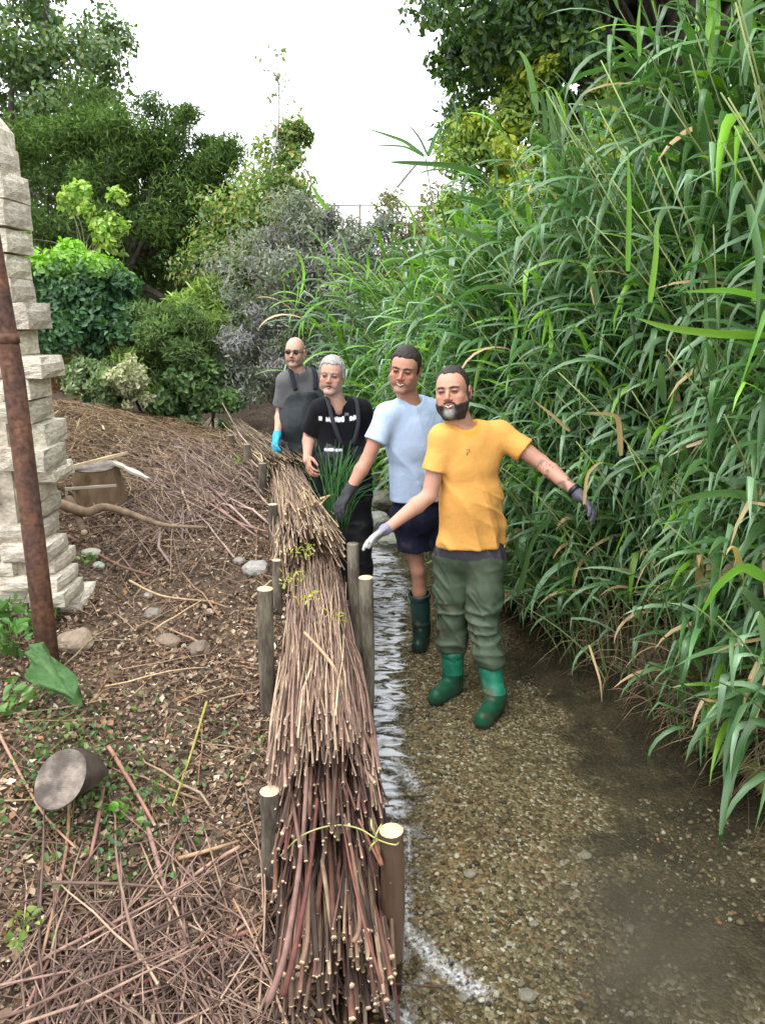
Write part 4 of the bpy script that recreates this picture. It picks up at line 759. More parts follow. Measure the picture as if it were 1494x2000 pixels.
def lime_cv(P, cv):
    t = sst(P[:, 2] + .15 * vn(P * 6, 3), 2.45, 2.75)[:, None]; n = sst(vn(P * 3.1, 8), .0, .3)[:, None] * sst(P[:, 2], 2.0, 1.7)[:, None]
    base = np.concatenate([np.tile((.26, .5, .04), (len(P), 1)), t * .85], 1); br = np.concatenate([np.tile((.32, .15, .07), (len(P), 1)), n * .9], 1)
    return np.where(n > .3, br, base)
shrub('rounded_shrub', 'rounded dark shrub with lime green top right of the wall', 'shrub', (-3.45, 9, 1.1), [((-3.5, 9, 2.05), (.62, .6, .8)), ((-3.15, 8.9, 1.8), (.42, .5, .8))],
      21000, .07, [(.05, .125, .05), (.07, .16, .055), (.04, .1, .045)], 63, m='leaf', csize=.3, nclump=80, r0=.05, cvfun=lime_cv, asp=.6)
shrub('elder_sapling', 'pale lime leaved sapling in front of the dark evergreen', 'sapling', (-3.6, 10.2, 1.1), [((-3.75, 10.2, 3.55), (.22, .2, .22)), ((-3.35, 10.2, 3.2), (.18, .2, .45)), ((-3.55, 10.2, 3.0), (.2, .2, .3)), ((-4.55, 10.2, 3.1), (.14, .1, .1))],
      1300, .08, [(.3, .42, .08), (.2, .36, .08), (.38, .5, .12)], 64, m='leaf', csize=.5, nclump=22, r0=.025, nl=12, bark=(.2, .2, .12))
def grey_cv(P, cv):
    t = sst(vn(P * 5, 5), -.1, .6)[:, None] * .6; return np.concatenate([np.tile((.33, .28, .38), (len(P), 1)), t], 1)
shrub('grey_shrub', 'large greyish silver leaved shrub with purple tinged sprays behind the bald man', 'shrub', (-1.0, 9.3, .9), [((-1.0, 9.2, 2.2), (.85, .8, 1.05)), ((-1.55, 9.0, 1.6), (.5, .6, .75)), ((-.45, 9.3, 1.9), (.7, .7, 1.1)), ((-.9, 9.3, 2.95), (.45, .5, .45)), ((-.2, 9.6, 2.5), (.5, .5, .8)), ((-.6, 8.9, 1.0), (.9, .5, .8))],
      46000, .06, [(.24, .27, .21), (.18, .22, .17), (.32, .34, .28), (.13, .16, .12)], 65, asp=.32, csize=.26, nclump=240, r0=.07, cvfun=grey_cv, droop=-.2, nl=30, bark=(.16, .13, .12), up=.4)
shrub('birch_tree', 'slender young birch with a wispy sparse top against the sky', 'tree', (-1.75, 11, .9), [((-1.65, 11, 3.2), (.75, .6, .8)), ((-1.35, 11, 3.75), (.5, .4, .55)), ((-1.25, 11, 4.3), (.35, .3, .35)), ((-2.1, 11, 2.6), (.6, .5, .7))],
      12000, .075, [(.14, .24, .06), (.1, .19, .05), (.24, .33, .09), (.32, .3, .1)], 66, m='leaf', csize=.42, nclump=90, r0=.04, nl=22, bark=(.2, .17, .14), fold=.4)
# the bare wispy leader
root = link('birch_sapling', None, None, (-1.55, 10.8, .9), 'thin pale leader rising highest of the birches, almost bare', 'sapling'); A = Acc(); g = np.random.default_rng(3)
A.add(*path_tube([(0, 0, 0), (-.02, 0, 2.2), W(545, 230, 10.8) - np.array((-1.55, 10.8, .9)), W(535, 75, 10.8) - np.array((-1.55, 10.8, .9))], (.03, .02, .012, .004), 24, 5)[:2], (.42, .4, .4)); P = []
for k in range(34):
    q = W(541 + g.normal() * 2, 100 + 11 * k, 10.8) - np.array((-1.55, 10.8, .9)); e = q + np.array((g.normal() * .2, g.normal() * .15, g.uniform(.08, .25))) * (1 if k > 3 else .5); A.add(*path_tube([q, (q + e) / 2 + (0, 0, -.02), e], (.006, .002), 6, 3)[:2], (.36, .33, .32))
    for z in range(5): P.append(q + (e - q) * g.uniform(.4, 1.1) + g.normal(size=3) * .03)
link('trunk', A.mesh('trunk', M['bark']), root); small_leaves('foliage', np.array(P), .075, [(.3, .34, .22), (.4, .42, .3), (.22, .28, .14)], root, seed=9, asp=.5, m='leaf_matt')
# low greenery between
def mound(name, label, cat, c, r, n, size, cols, seed, asp=.2, m='leaf_matt', nclump=26, up=.6, droop=-.4):
    return shrub(name, label, cat, (c[0], c[1], gz(c[0], c[1])), [(c, r)], n, size, cols, seed, m=m, asp=asp, csize=.34, nclump=nclump, r0=.02, nl=6, droop=droop, up=up)
mound('fern_clump', 'soft green feathery plants left of the grey shrub', 'plant', (-2.3, 8.8, 1.7), (.5, .4, .5), 9500, .085, [(.13, .2, .07), (.18, .26, .1), (.09, .15, .05)], 71)
mound('fern_clump', 'yellow green grassy clump between the lime topped shrub and the ferns', 'plant', (-2.75, 8.9, 1.45), (.4, .4, .35), 4200, .11, [(.2, .3, .08), (.26, .36, .1), (.14, .22, .07)], 72)
mound('nettle_patch', 'dull green nettles right of the lime topped shrub foot', 'plant', (-3.0, 8.2, 1.35), (.35, .3, .25), 2600, .07, [(.16, .24, .1), (.26, .3, .18), (.12, .18, .08)], 73, asp=.5)
mound('meadowsweet', 'pale creamy flowering plant at the top of the bank', 'plant', (-2.62, 8.0, 1.35), (.16, .2, .3), 1700, .045, [(.5, .48, .33), (.34, .38, .2), (.42, .42, .28)], 74, asp=.7)
mound('bramble_bush', 'low dark bramble bush under the grey shrub near the far bundle', 'shrub', (-2.0, 8.6, 1.15), (.55, .4, .35), 5200, .07, [(.08, .15, .05), (.12, .2, .06), (.06, .11, .04)], 75, asp=.6, m='leaf')
mound('dock_plant', 'yellowish fern in front of the grey shrub left side', 'plant', (-2.05, 9.3, 2.0), (.4, .3, .45), 2600, .12, [(.22, .34, .08), (.3, .4, .12)], 76)
mound('willowherb', 'yellow green reedy plants between the grey haired man and the reeds', 'plant', (-.35, 9.0, .9), (.38, .4, .6), 4200, .10, [(.2, .32, .06), (.14, .24, .06), (.3, .38, .08)], 77, asp=.22)
mound('waterside_weed', 'green weeds along the water behind the light blue shirt', 'plant', (.05, 8.4, .4), (.3, .5, .3), 2200, .09, [(.14, .24, .06), (.1, .18, .05), (.3, .34, .08)], 78, asp=.25)
def hedge_cv(P, cv):
    f = sst(vn(P * 7, 15), .62, .8)[:, None]; return np.concatenate([np.tile((.3, .2, .5), (len(P), 1)), f * .8], 1)
root = shrub('bramble_hedge', 'dull bramble covered bank with purple flowers below the pale skyline', 'hedge', (.3, 15, 1), [((-1.0, 15, 2.4), (1.2, .8, 1.6)), ((.3, 15, 2.7), (1.2, .8, 1.65)), ((1.6, 15, 2.9), (1.3, .8, 1.6)), ((3.2, 15, 3.0), (1.6, .8, 1.6)), ((-2.8, 15.5, 2.0), (1.5, .8, 1.5))],
      26000, .11, [(.2, .19, .13), (.26, .24, .16), (.15, .15, .09), (.3, .3, .14)], 67, asp=.4, csize=.26, nclump=170, r0=.06, cvfun=hedge_cv, nl=20)
A = Acc(); fence = link('wire_fence', None, None, (-.8, 15.6, 1), 'wire fence with thin posts on the skyline above the bramble hedge', 'fence')
for k in range(7):
    x = (-1.05 + .62 * k) - -.8; V, F, _ = tube([(x, 0, 0), (x, 0, 3.2 - .02 * k)], .028, 6); link('post', mesh_np('post', V, F, M['old_wood']), fence).data.validate()
for zz in (3.16, 2.85, 2.5):
    V, F, _ = tube([(-.4, 0, zz), (4, 0, zz - .05)], .012, 5); me = mesh_np('rail', V, F, M['old_wood']); me.validate(); link('rail', me, fence)
branch('dead_pole', [W(775, 365, 13.8), W(800, 335, 13.8), W(812, 322, 13.8)], (.03, .02), (.55, .5, .45), 'bleached leaning pole at the skyline of the bramble hedge', 'pole', 'bark')
# hills and hedgerow beyond
g2 = np.random.default_rng(5); n = 30; px_ = []
A = []
P = np.stack([g2.uniform(-45, 45, 26000), g2.uniform(24, 30, 26000), 0 * g2.random(26000)], -1); P[:, 2] = .8 + (4.0 + .9 * fbm(np.stack([P[:, 0] * .25, P[:, 1] * .2, P[:, 0] * 0], -1), 5, 3) ) * g2.random(26000) ** .7 * np.where((P[:, 0] > -1) & (P[:, 0] < 4), .8, 1)
leaves(P, unit(np.tile((0, -1, .6), (26000, 1))), .42, [(.07, .13, .045), (.1, .17, .06), (.05, .1, .04)], 'hedgerow', None, 'leaf_matt', .6, 'stuff', 6, label='distant hedgerow closing the view')
# tall tree on the right with twin trunks; crown reaches over the stream
root = link('sycamore_tree', None, None, (3.0, 9.5, .9), 'tall twin trunked tree overhanging the reeds at the top right', 'tree')
ells = [((2.2, 9, 5.6), (1.6, 1.6, 1.2)), ((1.3, 8.6, 5.5), (.95, 1.2, 1.0)), ((3.6, 9, 6.0), (2.0, 1.8, 1.8)), ((5.6, 9.5, 5.4), (2.4, 2, 2.4)), ((2.6, 7.2, 7.4), (2.0, 2.0, 1.3)), ((1.6, 9.5, 7.6), (1.3, 1.8, 1.4)), ((4.6, 7, 7.8), (2.6, 2.6, 1.8)), ((3.2, 4.5, 7.8), (2.3, 2, 1.0)), ((.95, 8.6, 4.75), (.6, .6, .5)), ((2.0, 8.8, 4.6), (.9, .7, .5)), ((3.4, 9.6, 4.6), (1.3, .8, .8)), ((1.75, 9.7, 4.5), (1.0, .7, .9)), ((2.2, 11.2, 3.6), (1.4, .6, 1.3)), ((3.0, 11, 9), (2.6, 2.6, 2))]
Ps, Ns, Cs, CC = [], [], [], []
for k, (c, r) in enumerate(ells):
    vol = (r[0] * r[1] * r[2]) ** (2 / 3); P, N_, cv, cc = crown(c, r, int(16 * vol) + 8, int(6500 * vol), 200 + k, .34, .35, .7); Ps.append(P); Ns.append(N_); Cs.append(cv); CC.append(cc)
P = np.concatenate(Ps) - (3.0, 9.5, .9); keep = (P[:, 0] + 3 > .2 + .25 * (P[:, 2] > 5)) & ~((P[:, 0] > -.95) & (P[:, 0] < .35) & (P[:, 1] < .1) & (P[:, 2] < 5.6))
leaves(P[keep], np.concatenate(Ns)[keep], .09, [(.055, .12, .04), (.075, .15, .045), (.04, .095, .035), (.14, .22, .05)], 'foliage', root, 'leaf', .5, None, 82, .4, np.concatenate(Cs)[keep])
CC = np.concatenate(CC) - (3.0, 9.5, .9); A = Acc()
for px, tx, rr in ((1172, .1, .15), (1243, .35, .11), (1300, .6, .07)):
    q = W(px, 150, 9.3); V, F, _ = path_tube([(q[0] - 3.0, -.2, -.2), (q[0] - 3.0, -.2, q[2] - .9), (q[0] - 3.0 + tx, -.1, q[2] + 2.5)], (rr * 1.25, rr, rr * .55), 20, 12); V = V + rr * .16 * fbm(V * (8, 8, 2), 5, 3)[:, None]
    A = Acc(); A.add(V, F, (.12, .1, .09)); link('trunk', A.mesh('trunk', M['bark']), root)
A = Acc()
for k in range(0, len(CC), 4):
    s = np.array((0.1 + g.normal() * .3, 0, g.uniform(3, 6))); e = CC[k]; A.add(*path_tube([s, (s + e) / 2 + g.normal(size=3) * .2, e], (.07, .04, .01), 10, 6)[:2], (.12, .1, .09))
link('limbs', A.mesh('limbs', M['bark']), root)
def yg(P, cv): return np.concatenate([np.tile((.5, .54, .06), (len(P), 1)), (sst(vn(P * 2.2, 6), -.3, .35) * .85)[:, None]], 1)
shrub('golden_shrub', 'tall yellow green leaved shrub behind the reeds below the twin trunked tree', 'shrub', (1.6, 8.9, 1), [((1.2, 8.7, 3.55), (.5, .45, 1.0)), ((1.9, 8.5, 3.95), (.65, .4, .75)), ((1.0, 8.7, 2.6), (.42, .45, .9)), ((2.4, 8.8, 3.1), (.8, .4, 1.1))],
      24000, .07, [(.2, .3, .06), (.13, .22, .05), (.28, .38, .07)], 83, m='leaf', csize=.27, nclump=170, r0=.06, nl=14, cvfun=yg)
shrub('hazel_shrub', 'dark green shrub mass behind the reeds at the right edge', 'shrub', (5.4, 9, 1), [((5.2, 9, 2.6), (1.9, 1, 1.9)), ((3.8, 9.3, 2.6), (1.2, .9, 1.5))], 9000, .13, DG, 84, m='leaf', nclump=70)
# ------------------------------------------------------------------ reeds
# keep-out: nothing grows through the men
KEEP = [(W(915, 950, 3.82), .34), (W(1060, 915, 3.72), .13), (W(1100, 940, 3.65), .10), (W(886, 765, 3.74), .26), (W(820, 900, 4.5), .36), (W(668, 900, 5.0), .4), (W(590, 800, 6.15), .4), (W(920, 1200, 3.85), .3), (W(820, 1130, 4.6), .25)]
def blocked(P):
    P = np.atleast_2d(P); b = np.zeros(len(P), bool)
    for c, r in KEEP:
        d = P - c; b |= (np.hypot(d[:, 0], d[:, 1]) < r) & (np.abs(d[:, 2]) < max(r, .3) + .12)
    b |= (P[:, 1] < 3.85) & (P[:, 0] < .78 + .28 * (P[:, 2] < 1.1)) | ((P[:, 1] < 3.55) & (P[:, 0] < 1.05)) | ((P[:, 1] < 4.6) & (P[:, 0] < .55)) | ((P[:, 1] < 5.5) & (P[:, 0] < .12)) | ((P[:, 1] < 6.8) & (P[:, 0] < -.2))
    return b
def blade(seed, segs=7):           # arching strap leaf along +Y, unit length
    g = np.random.default_rng(seed); a0 = g.uniform(.25, 1.0); a1 = a0 - g.uniform(.7, 2.3); kink = g.random() < .22; t = np.linspace(0, 1, segs + 1)
    ang = a0 + (a1 - a0) * t ** g.uniform(.9, 1.8) - (1.1 * (t > g.uniform(.4, .7)) if kink else 0); st = 1 / segs
    c = np.concatenate([[(0, 0, 0)], np.cumsum(np.stack([.1 * g.normal() * t[:-1] * st, np.cos(ang[:-1]) * st, np.sin(ang[:-1]) * st], -1), 0)])
    wd = .033 * np.minimum(1, (t + .06) * 6) ** .6 * (1 - t ** 2.4) ** .9 * g.uniform(.85, 1.15); tw = g.uniform(-1.6, 1.6) * t; V = []
    for k in range(segs + 1):
        T = unit(c[min(k + 1, segs)] - c[max(k - 1, 0)]); s = np.array((1., 0, 0)); n_ = np.cross(s, T); s2 = s * math.cos(tw[k]) + n_ * math.sin(tw[k]); n2 = np.cross(s2, T)
        V += [c[k] - s2 * wd[k] - n2 * wd[k] * .35, c[k], c[k] + s2 * wd[k] - n2 * wd[k] * .35]
    F = [(k * 3 + j, k * 3 + j + 1, k * 3 + j + 4, k * 3 + j + 3) for k in range(segs) for j in range(2)]
    return np.array(V), np.array(F)
NB = 14; BL = [blade(100 + k) for k in range(NB)]; BM = {}
for key in ('reed', 'reed_pale', 'reed_young', 'reed_dry'):
    BM[key] = [mesh_np('leaf', V, F, M[key]) for V, F in BL]
up_b = np.array([(-.022, 0, 0), (.022, 0, 0), (.03, .05, .3), (-.03, .05, .3), (-.02, .08, .7), (.02, .08, .7), (0, .1, 1)], float)
g = np.random.default_rng(44)
def stem_curve(base, H, lean, n=10):
    t = np.linspace(0, 1, n); return np.array(base) + np.stack([lean[0] * t ** 1.9, lean[1] * t ** 1.9, H * t - .12 * np.hypot(*lean) * t ** 2], -1)
reeds = []
def cand(n, y0, y1, u0, u1, H0, H1, lx, young=.05, dry=.03, step=.115):
    for k in range(n):
        y = g.uniform(y0, y1); u = g.uniform(u0, u1) if u1 > u0 else u0; x = float(f_xr(y)) + .02 + u
        H = g.uniform(H0, H1); ln = (-abs(g.normal(lx, .22)), g.normal(-.18, .22)); reeds.append((x, y, H, ln, young, dry, step))
cand(52, 2.65, 3.5, .1, .6, 2.3, 3.0, .8); cand(76, 3.3, 5.0, .1, .9, 2.1, 2.85, .85); cand(62, 5.0, 7.8, .1, .9, 1.8, 2.4, .75, .25, .03)
cand(70, 2.7, 4.8, .0, .3, .8, 1.7, .65, .03, .08); cand(24, 5, 7.5, 0, .3, 1.0, 1.7, .5, .3)
nind = len(reeds)
cand(210, 2.6, 4.2, .5, 2.4, 2.5, 3.4, .75, step=.09); cand(190, 4.0, 5.6, .4, 2.6, 2.1, 2.9, .8, step=.09); cand(200, 5.0, 8.5, .1, 2.6, 1.7, 2.4, .7, .3, step=.09); cand(100, 2.3, 4.2, 1.0, 2.8, 2.8, 3.6, .6)
cand(300, 2.75, 5.6, .0, 1.0, .7, 2.0, .65, .05, .06, .075); cand(130, 4.6, 8.0, -.05, .4, 1.0, 1.9, .55, .35, .03, .08); cand(170, 2.9, 5.0, -.12, .12, .45, 1.15, .6, .03, .12, .07)
AV, AF, AC, off = [], [], [], 0
LAB = []
def reed_leafs(x, y, H, ln, young, dry, step, near):
    base = np.array((x, y, gz(x, y) - .02)); C = stem_curve(base, H, ln); L0 = H; z0 = .25 if H < 2 else .5; out = []; k = 0; s = z0
    side = g.uniform(0, 6.28)
    while s < H * 1.0:
        t = s / H; p = np.array([np.interp(t, np.linspace(0, 1, 10), C[:, i]) for i in range(3)]); az = side + (k % 2) * math.pi + g.normal() * .4
        d = .75 * np.array((math.cos(az), math.sin(az))) + np.array((-1.15, -.5)); az = math.atan2(d[1], d[0]); L1 = g.uniform(.36, .66) * (1.1 if .3 < t < .9 else .8)
        vertical = t > .93 and g.random() < .4
        kind = 'reed_young' if g.random() < young or (vertical and g.random() < .5) else ('reed_dry' if g.random() < dry * (2.2 if t < .35 else .5) else ('reed_pale' if g.random() < .3 else 'reed'))
        tip = p + np.array((math.cos(az), math.sin(az), -.15)) * L1
        if not blocked(np.stack([p, (p + tip) / 2, tip])).any(): out.append((p, az, L1, kind, int(g.integers(NB)), vertical))
        s += step * g.uniform(.7, 1.3); k += 1
    return base, C, out
def topx(P):                        # where a point shows: used only to word the labels
    d = np.array(P) - (0, 0, CAMZ); c, s = math.cos(PITCH), math.sin(PITCH); z = d[1] * c - d[2] * s; return 747 + FPX * d[0] / z, 1000 - FPX * (d[1] * s + d[2] * c) / z
def where(px, py):
    h = 'above the yellow shirt' if px < 1000 else ('over the outstretched arm' if px < 1130 else ('right of the outstretched hand' if px < 1300 else ('near the right edge' if px < 1500 else 'at the right edge')))
    if px < 830: h = 'behind the light blue shirt'
    v = 'top against the dark trees' if py < 200 else ('top in the upper reeds' if py < 420 else ('top at head height' if py < 760 else ('top at arm height' if py < 1050 else 'hanging by the water')))
    return v, h
for idx, rd in enumerate(reeds):
    x, y, H, ln, yo, dr, step = rd; base, C, out = reed_leafs(*rd, idx < nind)
    if blocked(C[2:]).any():
        C = C[:3] if H > 1 else C; out = [o for o in out if o[0][2] < C[-1][2]]
        if blocked(C).any(): continue
    if idx < nind:
        vv, hh = where(*topx(C[-1])); nd = sum(o[3] == 'reed_dry' for o in out); ny_ = sum(o[3] == 'reed_young' for o in out)
        lab = '%s%s reed, %s, %s%s' % ('leaning ' if ln[0] < -.95 else ('upright ' if ln[0] > -.6 else ''), 'slender' if len(out) < 9 else ('leafy' if len(out) < 16 else 'very leafy'), vv, hh, ', dry blades' if nd > 1 else (', bright young blades' if ny_ > 2 else ''))
        root = link('reed', None, None, base, lab, 'reed', 'reeds along the right bank')
        V, F, _ = tube(C - base, np.linspace(.007, .003, len(C)), 5); me = mesh_np('stem', V, F, M['reed_stem']); me.validate(); link('stem', me, root)
        for p, az, L1, kind, b, vert in out:
            o = link('leaf', BM[kind][b], root); el = g.uniform(-.15, .25) + (.9 if vert else 0)
            o.matrix_basis = Matrix.Translation(Vector(p - base)) @ Matrix.Rotation(az - math.pi / 2, 4, 'Z') @ Matrix.Rotation(el, 4, 'X') @ Matrix.Diagonal((L1, L1, L1, 1))
    else:
        V, F, _ = tube(C, np.linspace(.007, .003, len(C)), 3, caps=False); AV.append(V); AF.append(F + off); off += len(V); AC.append(np.broadcast_to((.16, .22, .08), (len(V), 3)))
        for p, az, L1, kind, b, vert in out:
            V, F = BL[b]; el = g.uniform(-.15, .25) + (.9 if vert else 0); m3 = np.array((Matrix.Rotation(az - math.pi / 2, 3, 'Z') @ Matrix.Rotation(el, 3, 'X')))
            AV.append(p + (V * (1.1 * L1, L1, L1)) @ m3.T); AF.append(F + off); off += len(V)
            base_c = np.array({'reed': (.085, .185, .065), 'reed_pale': (.19, .31, .18), 'reed_young': (.17, .36, .035), 'reed_dry': (.5, .36, .2)}[kind]); AC.append(np.broadcast_to(base_c * g.uniform(.65, 1.4), (len(V), 3)))
link('reed_bed', mesh_np('reed_bed', np.concatenate(AV), np.concatenate(AF), M['reed_mass'], np.concatenate(AC)), kind='stuff', label='dense mass of reeds behind the front stems')
# dead straw at the foot of the reeds
A = Acc()
for k in range(420):
    y = g.uniform(2.75, 6.0) if k % 3 else g.uniform(2.7, 3.6); x = float(f_xr(y)) + g.uniform(-.02, .3); p = np.array((x, y, gz(x, y) + g.uniform(.0, .25))); d = np.array((-g.uniform(.1, .35), g.normal() * .15, -g.uniform(.0, .3)))
    A.add(*path_tube([p, p + d * .5 + (0, 0, .08), p + d], (.003, .0012), 5, 3)[:2], np.array([(.42, .33, .2), (.3, .22, .14), (.25, .16, .1), (.34, .32, .16)][k % 4]) * g.uniform(.6, 1.1))
link('dead_straw', A.mesh('dead_straw', M['litter']), kind='stuff', label='dead straw and roots under the reeds')
# mossy board edging at the water line
q = []
for Yq in np.linspace(2.3, 3.25, 9): q.append((float(f_xr(Yq)) - .0, Yq, .15))
V, F, _ = path_tube(q, (.05, .055, .05, .045), 24, 8); V = V + .012 * fbm(V * 14, 5, 2)[:, None]; A = Acc(); A.add(V, F, (.1, .105, .03)); link('mossy_log', A.mesh('mossy_log', M['rock']), None, None, 'mossy yellow green log edging the water under the reeds, right edge', 'log')
# particular blades the eye catches
def one_blade(pts, wd, m, label, group=None):
    pts = np.array([W(*q) for q in pts]); k = np.linspace(0, len(pts) - 1, 14); P = np.stack([np.interp(k, np.arange(len(pts)), pts[:, i]) for i in range(3)], -1)
    for _ in range(2): P[1:-1] = (P[:-2] + 2 * P[1:-1] + P[2:]) / 4
    T = unit(np.gradient(P, axis=0)); s = unit(np.cross(T, (0, 1, .3))); t = np.linspace(0, 1, 14); w_ = wd * np.minimum(1, (t + .1) * 5) ** .6 * (1 - t ** 2.6) ** .8; n_ = np.cross(T, s); V = []
    for i in range(14): V += [P[i] - s[i] * w_[i] + n_[i] * w_[i] * .3, P[i], P[i] + s[i] * w_[i] + n_[i] * w_[i] * .3]
    F = [(i * 3 + j, i * 3 + j + 1, i * 3 + j + 4, i * 3 + j + 3) for i in range(13) for j in range(2)]; c = P[0].copy()
    link('reed_frond', mesh_np('reed_frond', np.array(V) - c, np.array(F), M[m]), None, c, label, 'reed blade', group)
for pts, wd, m, lab in (
    ([(1112, 842, 3.62), (1080, 812, 3.6), (1040, 780, 3.6)], .012, 'reed_dry', 'dry brown reed blade just above the outstretched arm'),
    ([(1212, 890, 3.5), (1208, 820, 3.45), (1198, 808, 3.42), (1140, 805, 3.4)], .018, 'reed_dry', 'folded pale straw coloured reed blade above the outstretched hand'),
    ([(1140, 985, 3.45), (1145, 925, 3.4), (1165, 905, 3.4), (1178, 903, 3.4)], .012, 'reed_dry', 'curled dry reed blade across the outstretched wrist'),
    ([(1490, 985, 2.75), (1440, 960, 2.7), (1360, 965, 2.7), (1270, 1000, 2.75)], .026, 'reed', 'broad pale green reed blade crossing the right edge at arm height'),
    ([(1494, 1130, 2.6), (1450, 1100, 2.55), (1400, 1140, 2.55), (1365, 1205, 2.6)], .03, 'reed_young', 'broad light green reed blade curving down at the right edge'),
    ([(1460, 400, 2.7), (1482, 500, 2.6), (1478, 640, 2.6)], .022, 'reed', 'pale bluish reed blade hanging at the right edge'),
    ([(1494, 580, 2.7), (1420, 565, 2.65), (1330, 570, 2.7)], .016, 'reed_young', 'bright green horizontal reed blade near the right edge'),
    ([(1494, 655, 2.8), (1400, 652, 2.75), (1300, 640, 2.8), (1240, 620, 2.9)], .022, 'reed_young', 'long bright green reed blade crossing from the right edge'),
    ([(1225, 530, 3.2), (1228, 400, 3.2), (1226, 290, 3.2)], .016, 'reed_young', 'upright bright yellow green blade tallest in mid reeds'),
    ([(1268, 590, 3.1), (1280, 500, 3.1), (1284, 420, 3.1)], .018, 'reed_young', 'upright bright blade right of the tallest upright one'),
    ([(1248, 110, 3.5), (1245, 50, 3.5), (1250, 0, 3.5)], .012, 'reed_young', 'upright bright blade at the top edge beside the twin trunks'),
    ([(940, 340, 4.9), (880, 322, 4.8), (800, 318, 4.8), (755, 316, 4.8)], .024, 'reed', 'long dark blade reaching left across the sky gap'),
    ([(828, 305, 6), (790, 275, 6), (715, 250, 6)], .02, 'reed', 'thin dark blade pointing left against the sky'),
    ([(828, 305, 6), (790, 285, 6), (700, 282, 6)], .012, 'reed', 'thinnest dark blade lying level against the sky'),
    ([(836, 305, 6), (850, 265, 6), (872, 235, 6)], .022, 'reed', 'dark blade rising steeply to the right against the sky'),
    ([(836, 305, 6), (820, 270, 6), (792, 235, 6)], .012, 'reed', 'thin dark blade rising to the left against the sky'),
    ([(640, 410, 5.6), (622, 385, 5.6), (605, 355, 5.6)], .024, 'reed_young', 'lone bright blade tip in front of the birch'),
    ([(1150, 1260, 3.3), (1172, 1330, 3.2), (1175, 1372, 3.2)], .008, 'reed_dry', 'pale dry blade hanging to the water under the outstretched hand'),
    ([(1494, 1245, 2.7), (1440, 1255, 2.65), (1390, 1275, 2.65)], .014, 'reed_dry', 'pale dry blade crossing the right edge above the straw'),
    ([(1010, 1165, 4.0), (1040, 1050, 3.9), (1090, 1000, 3.8)], .02, 'reed', 'green blade brushing the side of the yellow shirt')):
    one_blade(pts, wd * .68, m, lab)
V, F, _ = path_tube([W(870, 560, 6.1), W(845, 400, 6.1), W(830, 300, 6.0)], (.008, .004), 12, 5); A = Acc(); A.add(V, F, (.3, .28, .2)); link('leaning_reed', A.mesh('leaning_reed', M['bark']), None, None, 'thin reed stem carrying blades against the sky gap', 'reed stem')
# sedge tuft in front of the grey haired man
c = W(655, 1000, 4.55); root = link('sedge_tuft', None, None, c, 'tuft of dark green sedge in front of the grey haired man', 'sedge'); A = Acc()
for k in range(110):
    a = g.normal(1.15, .45); L1 = g.uniform(.2, .46); e = np.array((math.cos(a) * L1 * .75, g.normal() * .08, math.sin(a) * L1)); p0 = g.normal(size=3) * (.03, .04, .01)
    A.add(*path_tube([p0 - (0, 0, .1), p0 + e * .5 + (-.01, 0, .03), p0 + e], (.0035, .003, .001), 7, 3)[:2], np.array((.06, .16, .05)) * g.uniform(.6, 1.8))
link('blades', A.mesh('blades', M['leaf_matt']), root)
